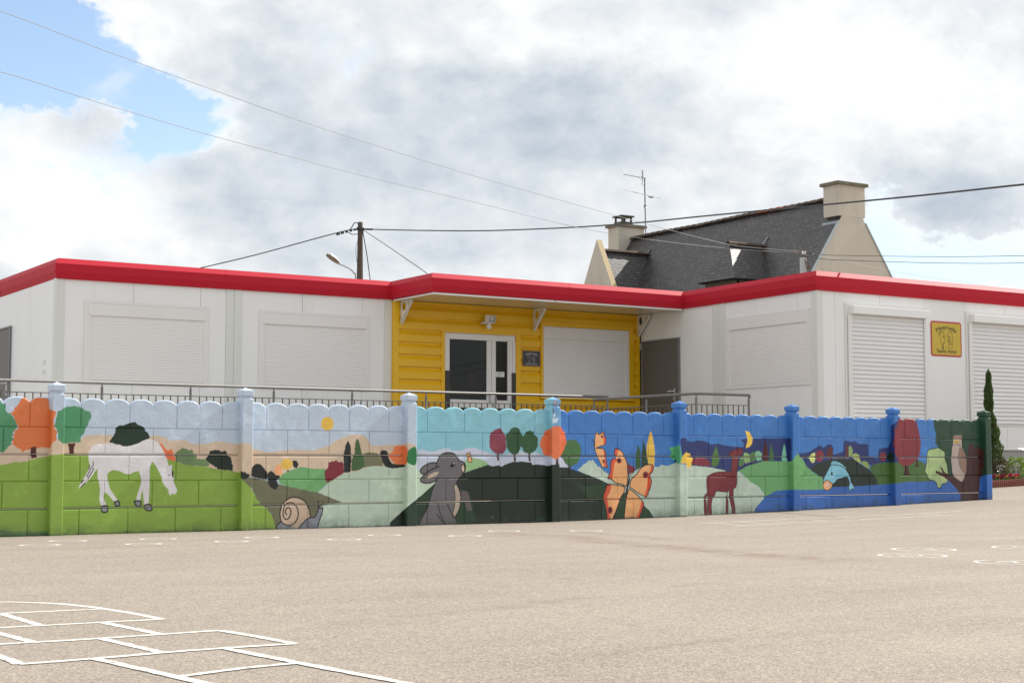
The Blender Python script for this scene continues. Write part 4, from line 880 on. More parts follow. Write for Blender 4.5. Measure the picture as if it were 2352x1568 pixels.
# glazed entrance door
D0, D1 = -.075, -.015
door = slab('entrance', [(13.866, 13.971, D0, D1, .865, 2.975), (14.757, 14.845, D0, D1, .865, 2.872), (14.851, 14.939, D0, D1 + .004, .865, 2.872), (15.203, 15.30, D0, D1, .865, 2.872), (15.303, 15.358, D0, D1 + .012, .865, 2.872),
     (13.972, 15.358, D0, D1 - .002, 2.873, 2.975), (13.864, 15.36, D0, .0, 2.976, 2.984), (13.972, 14.756, D0, D1 - .002, 1.655, 1.80), (14.94, 15.202, D0, D1 - .002, 1.655, 1.80), (13.972, 14.756, D0, D1 - .002, .865, .97), (14.94, 15.202, D0, D1 - .002, .865, .97)], 'entrance_door', M['white_gloss'], SCHOOL, .003)
for a, b in ((13.972, 14.756), (14.94, 15.202)):
    for z0, z1 in ((1.801, 2.872), (.971, 1.654)): slab('entrance', [(a, b, -.05, -.046, z0, z1)], 'glass_pane', M['door_glass'], door)
for a, b in ((13.878, 13.975), (15.28, 15.40)):
    slab('entrance', [(a + k * (b - a) / 5, a + (k + .8) * (b - a) / 5, -.014, .008, .88, 2.305) for k in range(5)] + [(a, b, -.012, .0, .88, 2.303)], 'finger_guard', M['dark_guard'], door, .002)
mb = MB(); mb.box(14.80, 14.835, 23.90, 23.955, 1.76, 1.95); mb.tube([(14.818, 23.955, 1.9), (14.818, 23.885, 1.9), (14.70, 23.88, 1.9)], .011, 8); mk('handle', mb, M['chrome'], door)
mb = MB(); mb.box(14.945, 15.14, 23.982, 23.984, 2.225, 2.32); mk('notice', mb, M['paper'], door)
mb = MB()
for z in (2.297, 2.275, 2.25): mb.box(14.985, 15.10 - (.03 if z < 2.26 else 0), 23.9805, 23.9812, z, z + .004)
mk('notice_print', mb, M['ink_dark'], door)
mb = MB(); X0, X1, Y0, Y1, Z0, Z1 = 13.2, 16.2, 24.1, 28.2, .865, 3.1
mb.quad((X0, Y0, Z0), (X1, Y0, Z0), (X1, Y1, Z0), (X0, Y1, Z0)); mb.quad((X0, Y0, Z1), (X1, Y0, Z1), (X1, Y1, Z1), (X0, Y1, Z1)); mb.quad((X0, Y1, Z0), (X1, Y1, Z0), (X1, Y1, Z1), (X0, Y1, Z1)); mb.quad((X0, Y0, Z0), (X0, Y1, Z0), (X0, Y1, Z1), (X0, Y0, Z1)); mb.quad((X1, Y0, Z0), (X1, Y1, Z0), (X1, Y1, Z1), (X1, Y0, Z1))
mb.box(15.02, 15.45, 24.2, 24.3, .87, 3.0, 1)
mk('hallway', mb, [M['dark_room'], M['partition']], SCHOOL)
mb = MB(); mb.lathe((14.90, 24.55, 2.18), [(.2, 0), (.2, .01), (.001, .011)], 28, axis='y'); mb.v = [(x, y, 2.18 + (z - 2.18) * 1.18) for x, y, z in mb.v]; mk('red_disc', mb, M['poster_red'], SCHOOL)
mb = MB(); mb.box(14.05, 14.32, 26.0, 26.3, .87, 2.62); mk('cupboard', mb, M['dark_guard'], SCHOOL)
mb = MB(); mb.box(14.5, 14.72, 25.4, 25.42, 1.55, 1.72); mk('notice_board', mb, M['grey_door'], SCHOOL)
mb = MB(); mb.box(15.5, 15.9, 25.2, 25.6, .87, 1.9); mk('coat_rack', mb, M['dark_guard'], SCHOOL)
# grey side doors
def side_door(fr, s0, s1, near, z1, lab):
    d = slab(fr, [(s0 + .03, s1 - .03, .002, .022, .88, z1 - .03)], 'side_door', M['grey_door'], SCHOOL, .003); d['label'] = lab
    slab(fr, [(s0 - .02, s0 + .028, .001, .035, .87, z1), (s1 - .028, s1 + .02, .001, .035, .87, z1), (s0 + .0285, s1 - .0285, .001, .034, z1 - .028, z1)], 'door_frame', M['grey_frame'], d, .003)
    mb = MB(); f = FR[fr]; k = 1 if near == s0 else -1; a = near + k * .13
    mb.box(a - .022, a + .022, .022, .032, 1.80, 2.06, tf=f); mb.tube([f(a, .03, 2.0), f(a, .085, 2.0), f(a + k * .13, .088, 2.0)], .011, 8); mb.tube([f(a, .03, 1.86), f(a, .06, 1.86)], .018, 10)
    mk('handle', mb, M['chrome'], d)
side_door('recess', 22.69, 23.87, 22.69, 2.995, 'grey metal side door beside the yellow cladding')
side_door('left_side', 26.55, 27.60, 26.55, 2.965, 'grey metal door in the end wall')
# small patched holes on the end wall
for z in (2.22, 2.06): slab('left_side', [(24.52, 24.65, .001, .006, z, z + .07)], 'vent_cover', M['corner_trim'])

# floodlight over the door
t = thing('floodlight', (14.71, 23.90, 3.24), 'small white floodlight with motion sensor above the glazed entrance door', 'light')
def rot(mb, c, ax, deg):
    q = Matrix.Rotation(R(deg), 3, ax); c = Vector(c); mb.v = [tuple(q @ (Vector(p) - c) + c) for p in mb.v]
mb = MB(); mb.box(14.615, 14.805, 23.735, 23.80, 3.185, 3.325); mb.box(14.64, 14.78, 23.801, 23.85, 3.20, 3.31); rot(mb, (14.71, 23.8, 3.25), 'X', 14); rot(mb, (14.71, 23.8, 3.25), 'Z', 14)
h = mk('lamp_head', mb, M['white_gloss'], t)
mb = MB(); mb.box(14.63, 14.79, 23.729, 23.734, 3.205, 3.305); rot(mb, (14.71, 23.8, 3.25), 'X', 14); rot(mb, (14.71, 23.8, 3.25), 'Z', 14); mk('lens', mb, M['steel_grey'], h)
mb = MB(); mb.lathe((14.712, 23.72, 3.253), [(.034, 0), (.026, .004), (.001, .006)], 14, axis='y'); mk('lamp_bulb', mb, M['paper'], h)
mb = MB(); mb.box(14.60, 14.72, 23.80, 23.94, 3.165, 3.185); mb.tube([(14.66, 23.94, 3.20), (14.66, 23.82, 3.20)], .02, 8); mk('wall_bracket', mb, M['white_gloss'], t)
mb = MB(); mb.lathe((14.70, 23.80, 3.07), [(.001, 0), (.035, .004), (.044, .03), (.044, .075), (.03, .09), (.03, .10)], 14); mk('motion_sensor', mb, M['white_gloss'], t)

# school signs
def kids():
    def arc(cx, cy, rx, ry, a0, a1, n=14): return [(cx + rx * math.cos(R(a0 + (a1 - a0) * k / n)), cy + ry * math.sin(R(a0 + (a1 - a0) * k / n))) for k in range(n + 1)]
    S = [arc(.40, .635, .075, .085, -70, 200), arc(.325, .66, .03, .04, 60, 320), arc(.345, .60, .025, .03, 90, 330), arc(.39, .66, .045, .02, 20, 160), [(.43, .55), (.47, .53), (.49, .57), (.46, .60), (.43, .55)], [(.45, .545), (.48, .575)],
         [(.375, .55), (.355, .47), (.35, .40), (.375, .36), (.42, .33), (.47, .38), (.49, .46), (.47, .53)], [(.42, .33), (.45, .39), (.46, .43)], arc(.425, .27, .03, .045, 0, 360), [(.41, .25), (.44, .25), (.44, .29), (.41, .29)], arc(.43, .225, .02, .02, 0, 360),
         [(.60, .66), (.61, .71), (.65, .74), (.70, .71), (.735, .65), (.745, .55), (.74, .45), (.735, .38)], [(.66, .72), (.70, .68)], [(.60, .66), (.605, .60), (.63, .56), (.68, .55), (.70, .60)], [(.55, .60), (.59, .61), (.60, .57), (.56, .55)], [(.61, .56), (.62, .48), (.61, .41), (.62, .36)], [(.56, .50), (.55, .46), (.60, .45), (.64, .47)], [(.64, .55), (.65, .46), (.64, .38)], [(.67, .50), (.69, .47), (.67, .43), (.65, .46)], [(.62, .36), (.66, .38), (.71, .36)], arc(.655, .275, .095, .035, 150, 395), [(.60, .30), (.62, .34), (.70, .35), (.735, .30)], [(.715, .42), (.74, .34)]]
    return S
def sign(fr, s0, s1, z0, z1, border, mback, mborder, mink, label, th, r):
    c = FR[fr]((s0 + s1) / 2, .01, z0); t = thing('school_sign', c, label, 'sign'); f = FR[fr]; W, H = s1 - s0, z1 - z0; ky = H
    def rr(a0, a1, b0, b1, rad, d):
        P = []
        for cx, cz, an in ((a1 - rad, b1 - rad, 0), (a0 + rad, b1 - rad, 90), (a0 + rad, b0 + rad, 180), (a1 - rad, b0 + rad, 270)):
            for k in range(5): P.append(f(cx + rad * math.cos(R(an + 22.5 * k)), d, cz + rad * math.sin(R(an + 22.5 * k))))
        return P
    def plate_(a0, a1, b0, b1, rad, d0, d1, name, m):
        A, B = rr(a0, a1, b0, b1, rad, d0), rr(a0, a1, b0, b1, rad, d1); n = len(A); mb = MB(); mb.add(A + B, [tuple(range(n)), tuple(range(n, 2 * n))] + [(i, (i + 1) % n, n + (i + 1) % n, n + i) for i in range(n)]); return mk(name, mb, m, t)
    plate_(s0, s1, z0, z1, r, .003, th, 'sign_border', mborder); plate_(s0 + border, s1 - border, z0 + border, z1 - border, r * .3, th * .5, th + .003, 'sign_face', mback)
    d = th + .006; mb = MB()
    vs, fs = text_mesh('Maternelle', H * .178, W * .64)
    def bend(x, y):      # lettering on an arc
        rad = W * .62; a = x / rad; return math.sin(a) * (rad + y), (rad + y) * math.cos(a) - rad
    mb.add([f((s0 + s1) / 2 + bend(x, y)[0], d, z0 + H * .775 + bend(x, y)[1]) for x, y in vs], fs)
    vs, fs = text_mesh('Sainte Anne', H * .158, W * .63)
    mb.add([f((s0 + s1) / 2 + x, d, z0 + H * .105 + y) for x, y in vs], fs)
    mk('lettering', mb, mink, t)
    mb = MB(); n = Vector(f(0, 1, 0)) - Vector(f(0, 0, 0))
    for S in kids(): mb.ribbon([f(s0 + W * (.5 + (x - .545) * 1.0), d, z0 + H * y) for x, y in S], W * .0066, n)
    mk('children_drawing', mb, mink, t); return t
sign('right_front', 20.71, 21.487, 2.525, 3.142, .03, M['sign_yellow'], M['sign_red'], M['ink_dark'], 'yellow school sign with red border between the two large shutters', .006, .05)
s = sign('entrance', 15.497, 15.892, 2.435, 2.728, .014, M['sign_slate'], M['sign_wood'], M['ink_white'], 'small dark slate school sign on yellow cladding beside the glazed door', .012, .008)

# ramp and landing behind the wall (seen only between the bars)
mb = MB(); mb.box(-6, 18.1, 22.33, 23.84, -.4, .85); mb.box(15.50, 18.0, 18.98, 22.325, -.4, .848)
tag(mk('ramp', mb, M['concrete']), kind='structure')
# handrails
def handrail(label, pts, posts, z, ends, name='handrail'):
    t = thing(name, (pts[0][0], pts[0][1], .85), label, 'railing', 'galvanised handrails in front of the school entrance')
    P = [Vector((x, y, z)) for x, y in pts]
    mb = MB(); sm = [P[0]]
    for i in range(1, len(P) - 1):
        a = (P[i - 1] - P[i]).normalized(); b = (P[i + 1] - P[i]).normalized()
        sm += [P[i] + a * .10, P[i] + (a + b) * .03, P[i] + b * .10]
    sm.append(P[-1])
    if ends: e = (P[-1] - P[-2]).normalized(); sm += [P[-1] + e * .015 - Vector((0, 0, .008)), P[-1] + e * .022 - Vector((0, 0, .05))]
    mb.tube(sm, .0215, 12); mk('top_rail', mb, M['galvanised'], t)
    mb = MB()
    for a, b in zip(P[:-1], P[1:]):
        mb.tube([a - Vector((0, 0, .165)), b - Vector((0, 0, .165))], .0075, 6); mb.tube([a - Vector((0, 0, .84)), b - Vector((0, 0, .84))], .0075, 6)
    mk('lower_rail', mb, M['galvanised'], t)
    for x, y in posts:
        mb = MB(); mb.tube([(x, y, .86), (x, y, z - .07), (x, y, z - .055), (x, y, z - .02)], [.019, .019, .012, .010], 10); mk('rail_post', mb, M['galvanised'], t)
    k = 0
    for a, b in zip(P[:-1], P[1:]):
        L = (b - a).length; n = int(round(L / .113))
        for i in range(1, n):
            q = a.lerp(b, i / n)
            if min(math.hypot(q.x - x, q.y - y) for x, y in posts) < .04: continue
            mb = MB(); mb.tube([(q.x, q.y, z - .84), (q.x, q.y, z - .165)], .0092, 6); mk('baluster', mb, M['galvanised'], t); k += 1
    return t
handrail('long galvanised handrail with thin bars along the ramp before the entrance', [(4.5, 22.4), (16.30, 22.4)], [(4.5 - .005 + .0, 22.4), (5.85, 22.4), (7.2, 22.4), (8.555, 22.4), (9.91, 22.4), (11.265, 22.4), (12.62, 22.4), (13.97, 22.4), (15.2, 22.4), (16.30, 22.4)], 1.835, True)
handrail('short angled galvanised handrail beside the grey side door', [(15.58, 21.80), (15.58, 19.05), (16.66, 19.05)], [(15.58, 21.80), (15.58, 20.33), (15.58, 19.05), (16.66, 19.05)], 1.752, True)

# ------------------------------------------------------------------ slate house behind
HOUSE = thing('slate_house', (35.94, 42.0, 0), 'beige rendered house with steep dark slate roof behind the school', 'house')
XR_, ZR_, SL, SR = 35.94, 9.22, 1.45, 1.45
YN, YF = 36.0, 48.3; EH = 3.4
hl = (ZR_ - EH) / SL
def roof_z(x): return ZR_ - SL * abs(x - XR_)
mb = MB()
for y in (YN, YF): mb.poly([(XR_ - hl + .1, y, 0), (XR_ + hl - .1, y, 0), (XR_ + hl - .1, y, roof_z(XR_ + hl - .1)), (XR_, y, ZR_), (XR_ - hl + .1, y, roof_z(XR_ - hl + .1))])
mb.box(XR_ - hl + .1, XR_ - hl + .35, YN, YF, 0, EH); mb.box(XR_ + hl - .35, XR_ + hl - .1, YN, YF, 0, EH)
mk('wall', mb, M['render_beige'], HOUSE)
q = math.sqrt(1 + SL * SL); mb = MB()
for sx in (-1, 1):
    x0, x1 = XR_, XR_ + sx * (hl + .25); L = abs(x1 - x0) * q
    mb.quad((x0, YN + .02, ZR_ + .03), (x1, YN + .02, roof_z(x1) + .03), (x1, YF - .02, roof_z(x1) + .03), (x0, YF - .02, ZR_ + .03), uv=[(YN, 0), (YN, -L), (YF, -L), (YF, 0)])
ROOF = mk('roof', mb, M['slate'], HOUSE)
mb = MB()          # bright metal verge along the gable, from the chimney down
for sx in (-1, 1):
    x1 = XR_ + sx * (hl + .25); xs = XR_ + sx * .60; zs = roof_z(xs)
    mb.quad((xs, YN - .03, zs + .035), (x1, YN - .03, roof_z(x1) + .035), (x1, YN - .03, roof_z(x1) - .05), (xs, YN - .03, zs - .05))
    mb.quad((xs, YN - .03, zs + .036), (x1, YN - .03, roof_z(x1) + .036), (x1, YN + .05, roof_z(x1) + .036), (xs, YN + .05, zs + .036))
mk('roof_verge', mb, M['zinc_edge'], ROOF)
def ridge_row(p0, p1, n, parent, r=.13, red=()):
    p0, p1 = Vector(p0), Vector(p1); mb = MB(); d = (p1 - p0) / n; dn = d.normalized(); sd = dn.cross(Vector((0, 0, 1))).normalized(); up = Vector((0, 0, 1))
    for k in range(n):
        a, b = p0 + d * k, p0 + d * (k + 1.06); rr0, rr1 = r * .92, r * 1.12; vs = []
        for p, rad in ((a, rr0), (b, rr1)):
            for j in range(9): t = math.pi * j / 8; vs.append(p + sd * rad * math.cos(t) + up * (rad * .8 * math.sin(t) - .03 + rnd_(k)))
        mb.add(vs, [(j, j + 1, j + 10, j + 9) for j in range(8)], 1 if k in red else 0, True)
        mb.poly([vs[9 + j] for j in range(9)], 1 if k in red else 0)
    return mk('ridge_cap', mb, [M['ridge_tile'], M['ridge_tile_red']], parent)
def rnd_(k): return .012 * math.sin(k * 12.9898)
ridge_row((XR_, 47.75, ZR_ + .05), (XR_, 36.66, ZR_ + .05), 32, ROOF, red=(21, 22, 23, 24))
def chimney(x0, x1, y0, y1, z0, z1, lab, cap):
    mb = MB(); mb.box(x0, x1, y0, y1, z0, z1); c = mk('chimney', mb, M['render_beige'], HOUSE); c['label'] = lab
    mb = MB(); o = .09; mb.box(x0 - o, x1 + o, y0 - o, y1 + o, z1, z1 + .11); k = mk('chimney_cap', mb, M['chimney_cap'], c)
    md = k.modifiers.new('edge', 'BEVEL'); md.width = .015; md.segments = 2
    return c
c1 = chimney(35.33, 36.51, 35.995, 36.66, 8.55, 9.55, 'tall beige chimney on the near gable', 0)
mb = MB(); mb.quad((35.27, 36.03, 8.29), (35.335, 36.03, 8.385), (35.335, 36.72, 8.385), (35.27, 36.72, 8.29)); mk('lead_flashing', mb, M['lead'], c1)
c2 = chimney(35.30, 36.52, 47.73, 48.40, 7.6, 9.70, 'lower beige chimney on the far gable', 0)
mb = MB()
for dx in (0, .42):
    for dy in (0, .42): mb.box(35.55 + dx, 35.61 + dx, 47.84 + dy, 47.90 + dy, 9.93, 10.12)
mb.box(35.53, 36.05, 47.82, 48.34, 9.81, 9.93); mb.box(35.48, 36.10, 47.77, 48.39, 10.12, 10.17); mk('chimney_pot', mb, M['dark_wood'], c2)
# wall dormer with a raised gable (far one)
dm = MB(); ya, yb, ym, zt, zb = 45.03, 46.86, 45.965, 8.80, 7.0
sl1 = (zt - zb) / (ym - ya)
def gable(x0, x1, z_lo):
    h = (zt - z_lo) / sl1; return [[(x, ym - h, z_lo), (x, ym, zt), (x, ym + h, z_lo)] for x in (x0, x1)]
A, B = gable(33.0, 33.22, 4.4); dm.poly(A); dm.poly(B); 
D1 = mk('dormer', dm, M['render_beige'], HOUSE); D1['label'] = 'wall dormer with raised beige gable'
dm = MB()
for a, b in ((0, 1), (1, 2)): dm.quad(A[a], A[b], B[b], B[a])
mk('gable_coping', dm, M['render_lit_edge'], D1)
def dormer_roof(mb, x0, y, zr, half, drop, over=.0):
    """ridge along X from x0 into the main roof"""
    xi = XR_ - (ZR_ - zr) / SL; ze = zr - drop; xe = XR_ - (ZR_ - ze) / SL; L = math.hypot(half, drop)
    for sy in (-1, 1):
        mb.quad((x0, y, zr), (xi, y, zr), (xe, y + sy * half, ze), (x0, y + sy * half, ze), uv=[(x0, 0), (xi, 0), (xe, -L), (x0, -L)])
    return xi, xe, ze
mb = MB(); xi, xe, ze = dormer_roof(mb, 33.2, 45.965, 8.38, 1.06, 2.3); mk('dormer_roof', mb, M['slate'], D1)
ridge_row((33.2, 45.965, 8.42), (xi + .1, 45.965, 8.42), 6, D1, .12)
mb = MB()
for q in (1,): mb.quad((xi - .1, 45.965, 8.45), (xi + .25, 45.965, 8.72), (xi + .25, 46.05, 8.70), (xi - .1, 46.05, 8.45))
mk('valley_flashing', mb, M['lead'], D1)
# hipped dormer (near one)
mb = MB(); yc, zr, half, drop = 39.16, 7.84, .95, 1.23; xi = XR_ - (ZR_ - zr) / SL; ze = zr - drop; xe = XR_ - (ZR_ - ze) / SL; x0 = 33.50; xf = 32.87; L = math.hypot(half, drop)
mb.quad((x0, yc, zr), (xi, yc, zr), (xe, yc - half, ze), (xf, yc - half, ze), uv=[(x0, 0), (xi, 0), (xe, -L), (xf, -L)])
mb.quad((x0, yc, zr), (xi, yc, zr), (xe, yc + half, ze), (xf, yc + half, ze), uv=[(x0, 0), (xi, 0), (xe, -L), (xf, -L)])
mb.poly([(x0, yc, zr), (xf, yc - half, ze), (xf, yc + half, ze)], uv=[(yc, 0), (yc - half, -1.38), (yc + half, -1.38)])
mb.quad((xf, yc - half, ze - .03), (xe, yc - half, ze - .03), (xe, yc + half, ze - .03), (xf, yc + half, ze - .03))
D2 = mk('dormer', mb, M['slate'], HOUSE); D2['label'] = 'small hipped slate dormer'
mb = MB(); mb.box(33.12, 34.9, yc - half + .16, yc - half + .24, 4.9, ze - .035); mb.box(33.12, 34.9, yc + half - .24, yc + half - .16, 4.9, ze - .035); mb.box(33.10, 33.2, yc - half + .16, yc + half - .16, 4.9, 5.3); mb.box(33.10, 33.2, yc - half + .16, yc + half - .16, 6.42, ze - .035); mb.box(33.14, 33.16, yc - half + .2, yc + half - .2, 5.3, 6.42); mk('dormer_wall', mb, M['dark_wood'], D2)
mb = MB(); mb.box(33.06, 33.12, yc - .5, yc + .5, 6.30, 6.42); mb.box(33.06, 33.12, yc - .5, yc - .42, 5.3, 6.3); mb.box(33.06, 33.12, yc + .42, yc + .5, 5.3, 6.3); mb.box(33.06, 33.12, yc - .03, yc + .03, 5.3, 6.3); mk('window', mb, M['white_gloss'], D2)
ridge_row((x0 - .08, yc, zr + .05), (xi + .1, yc, zr + .05), 5, D2, .12)
mb = MB(); mb.quad((xi - .05, yc, zr + .1), (xi + .22, yc, zr + .42), (xi + .22, yc + .07, zr + .40), (xi - .05, yc + .07, zr + .1)); mk('valley_flashing', mb, M['lead'], D2)

# television antenna on the far chimney
def bars(mb, a, b, n, vec, r, skip=()):
    a, b, vec = Vector(a), Vector(b), Vector(vec)
    for k in range(n):
        p = a.lerp(b, k / (n - 1)); mb.tube([p - vec, p + vec], r, 5)
ax, ay = 36.40, 47.66
AN = thing('tv_antenna', (ax, ay, 9.0), 'roof antenna with two aerials on a thin mast beside far chimney', 'antenna')
E_ = Vector(EYE)
def at_px(px, py, y):
    cp, sp = math.cos(R(PITCH)), math.sin(R(PITCH)); cy, sy = math.cos(R(YAW)), math.sin(R(YAW))
    a, b = (px - 1248) / 3804.8, (832 - py) / 3804.8
    fw = Vector((sy * cp, cy * cp, sp)); rt = Vector((cy, -sy, 0)); up = rt.cross(fw)
    d = fw + rt * a + up * b; return E_ + d * (y / d.y)
m0, m1 = at_px(1573.6, 558, ay), at_px(1571, 433.5, ay)
mb = MB(); mb.tube([m0 - Vector((0, 0, .9)), m0, m1], .024, 8); mb.tube([at_px(1572.3, 500, ay), at_px(1572.5, 507, ay)], .05, 8); mk('mast', mb, M['antenna'], AN)
mb = MB(); a, b = at_px(1519, 425, ay + 1.0), at_px(1574, 435, ay - .03); mb.tube([a, b], .012, 6); v = Vector((.09, .07, 0))
bars(mb, a.lerp(b, .03), a.lerp(b, .80), 16, v, .007)
for k in (-.26, -.13, .13, .26): p = a.lerp(b, .86) + Vector((0, 0, k)); mb.tube([p - v * 2, p + v * 2], .007, 5)
p = a.lerp(b, .86); mb.tube([p - Vector((0, 0, .27)), p + Vector((0, 0, .29))], .018, 6); p = a.lerp(b, .80); mb.tube([p - Vector((.05, 0, .03)), p + Vector((.05, 0, .03))], .03, 6)
mk('upper_aerial', mb, M['antenna'], AN)
mb = MB(); a, b = at_px(1537, 466.5, ay + .45), at_px(1597, 481, ay - .45); mb.tube([a, b], .013, 6)
bars(mb, a, b, 6, Vector((.36, .10, 0)) , .008); p = a.lerp(b, .83); mb.box(p.x - .09, p.x + .09, p.y - .04, p.y + .04, p.z - .06, p.z); mk('lower_aerial', mb, M['antenna'], AN)

# ------------------------------------------------------------------ poles, lamp and wires
px, py = 20.49, 40.31
PO = thing('utility_pole', (px, py, 0), 'dark weathered wooden utility pole rising behind the red roof edge', 'pole')
mb = MB(); mb.lathe((px, py, 0), [(.115, 0), (.092, 6.0), (.070, 7.60), (.066, 7.65), (.0, 7.655)], 14); mk('pole_shaft', mb, M['pole_wood'], PO)
mb = MB(); mb.tube([(px - .10, py, 7.45), (px + .12, py, 7.45)], .05, 8); mb.box(px - .085, px + .085, py - .09, py + .09, 7.42, 7.46)
for k in range(5): mb.tube([(px - .14 - .11 * k, py + .04 * k, 7.43 - .035 * k), (px - .20 - .11 * k, py + .06 * k, 7.41 - .035 * k)], .035, 6)
mb.tube([(px + .12, py - .1, 7.44), (px + .25, py - .3, 7.42)], .03, 6); mk('cable_clamp', mb, M['cable'], PO)
mb = MB(); mb.tube(grow([(px - .05, py, 7.6), (px - .18, py, 7.62), (px - .26, py, 7.5), (px - .33, py + .02, 7.4)], 5), .014, 6); mb.tube(grow([(px - .4, py, 7.33), (px - .25, py, 7.27), (px - .08, py, 7.30)], 5), .012, 6)
mb.tube(grow([(px - .06, py - .05, 7.2), (px - .16, py - .05, 6.9), (px - .13, py - .05, 6.5), (px - .06, py - .05, 6.3)], 6), .006, 5); mk('jumper_wire', mb, M['cable'], PO)
mb = MB(); mb.tube([(px + .05, py - .06, 7.40), (px + .16, py - .12, 6.7), (px + .30, py - .18, 5.6), (px + .42, py - .2, 4.2)], .013, 6); mk('guy_wire', mb, M['cable'], PO)
LA = thing('street_lamp', (px - .14, py, 5.0), 'grey cobra-head street lamp on a curved arm left of wooden pole', 'lamp')
mb = MB(); mb.tube(grow([(px - .12, py + .03, 4.2), (px - .125, py + .03, 5.95), (px - .17, py + .06, 6.16), (px - .30, py + .14, 6.30), (px - .60, py + .36, 6.47)], 8), .022, 8); mb.box(px - .13, px, py - .01, py + .06, 5.2, 5.26); mk('lamp_arm', mb, M['steel_grey'], LA)
ux = Vector((-.86, -.28, .42)).normalized(); sd = Vector((-.31, .95, 0)).normalized(); uz_ = ux.cross(sd) * -1
if uz_.z < 0: uz_ = -uz_
p0 = Vector((px - .52, py + .31, 6.43)); mb = MB(); secs = [(0, .032, .036), (.05, .07, .075), (.14, .10, .105), (.30, .12, .115), (.44, .10, .10), (.51, .07, .065), (.535, .02, .02)]; vs = []
for s_, w, h in secs:
    for j in range(13): a = math.pi * j / 12; vs.append(p0 + ux * s_ + sd * w * math.cos(a) + uz_ * h * math.sin(a))
mb.add(vs, [(i * 13 + j, i * 13 + j + 1, i * 13 + j + 14, i * 13 + j + 13) for i in range(6) for j in range(12)], 0, True); LH = mk('lamp_head', mb, M['lamp_shell'], LA)
mb = MB(); ring = [p0 + ux * s_ + sd * w * .95 - uz_ * .012 for s_, w, h in secs] + [p0 + ux * s_ - sd * w * .95 - uz_ * .012 for s_, w, h in secs[::-1]]; mb.poly(ring); mk('lamp_lens', mb, M['lamp_glass'], LH)
# concrete post in front of the house
qx, qy = 27.85, 29.68
P2 = thing('concrete_pole', (qx, qy, 0), 'pale concrete pole with wire brackets before the slate roof', 'pole')
mb = MB(); mb.box(qx - .065, qx + .065, qy - .05, qy + .05, 0, 5.95); mb.box(qx - .064, qx - .03, qy - .062, qy - .051, 0, 5.95); mb.box(qx + .03, qx + .064, qy - .062, qy - .051, 0, 5.95); mk('pole_shaft', mb, M['steel_grey'], P2)
cx_, cy_ = math.cos(R(-YAW)), math.sin(R(-YAW))
mb = MB()
for z, a, b in ((6.08, -.22, .24), (5.98, -.05, .26)): mb.tube([(qx + a * cx_, qy + a * cy_, z + .01), (qx + b * cx_, qy + b * cy_, z - .02)], .013, 6)
mb.tube([(qx + .02, qy - .04, 5.9), (qx + .09, qy - .08, 5.65)], .02, 6); mk('wire_bracket', mb, M['rust'], P2)
for a in (-.03, .05):
    mb = MB(); mb.lathe((qx + a, qy - .03, 6.03), [(.012, 0), (.026, .02), (.016, .04), (.026, .06), (.01, .09)], 10); mk('insulator', mb, M['white_gloss'], P2)
mb = MB(); mb.tube([(qx + .13, qy - .1, 5.68), (qx + .13, qy - .1, 5.74)], .03, 8); mk('junction_box', mb, M['rust'], P2)
def wire(pts, r, m, label, grp='overhead wires'):
    mb = MB(); mb.tube(grow(pts, 6), r, 6); o = mk('overhead_cable', mb, M[m], None, pts[0]); return tag(o, label, 'cable', grp)
def beyond(pts, a=0, b=0):
    """carries a wire on past the frame, towards its next support"""
    P = [Vector(p) for p in pts]
    if a: P.insert(0, P[0] + (P[0] - P[1]) * a)
    if b: P.append(P[-1] + (P[-1] - P[-2]) * b)
    return P
wire(beyond(CABLE_THICK, 12), .017, 'cable', 'thick black cable running down left from the wooden pole')
wire(beyond(CABLE_THICK_R, 0, 0), .017, 'cable', 'thick black cable crossing right from wooden pole over the slate roof')
wire(beyond(WIRE_A, 4), .0055, 'cable_grey', 'upper thin wire slanting from the sky down to the concrete pole')
wire(beyond(WIRE_B, 4), .0055, 'cable_grey', 'lower thin wire slanting from the sky down to the concrete pole')
wire(WIRE_DROP, .010, 'cable', 'thin service wire dropping from the wooden pole behind the canopy')
wire(beyond(WIRES_RIGHT[0], 0, 4), .0075, 'cable', 'upper dark wire running right from the concrete pole')
wire(beyond(WIRES_RIGHT[1], 0, 4), .0075, 'cable', 'lower dark wire running right from the concrete pole')
wire(beyond(WIRES_RIGHT[2], 0, 2), .006, 'cable_grey', 'thin grey wire falling away right across the house gable')

# ------------------------------------------------------------------ flower bed on the right
def leaf_mat(name, c1, c2, rough=.5, trans=.25):
    m = bpy.data.materials.new(name); m.use_nodes = True; t = NT(m.node_tree); b = m.node_tree.nodes['Principled BSDF']
    g = t.n('ShaderNodeNewGeometry'); col = t.mixc(g.outputs['Random Per Island'], c1 + (1,), c2 + (1,))
    t.set(b.inputs['Base Color'], col); b.inputs['Roughness'].default_value = rough
    if trans:
        tl = t.n('ShaderNodeBsdfTranslucent'); t.set(tl.inputs[0], col); mx = t.n('ShaderNodeMixShader', ins={0: trans, 1: b.outputs[0], 2: tl.outputs[0]})
        m.node_tree.links.new(mx.outputs[0], m.node_tree.nodes['Material Output'].inputs[0])
    return m
M['cypress'] = leaf_mat('cypress_leaf', (.03, .065, .016), (.12, .19, .05))
M['shrub_red'] = leaf_mat('shrub_leaf', (.055, .075, .03), (.16, .13, .07), .3)
M['shrub_lime'] = leaf_mat('shrub_lime_leaf', (.14, .25, .03), (.30, .42, .07))
M['leaf_green'] = leaf_mat('leaf_green', (.04, .09, .02), (.13, .20, .05))
M['petal_pink'] = leaf_mat('petal_pink', (.45, .02, .09), (.62, .06, .16), .5, .3)
M['petal_yellow'] = leaf_mat('petal_yellow', (.65, .38, .02), (.75, .2, .02), .5, .3)
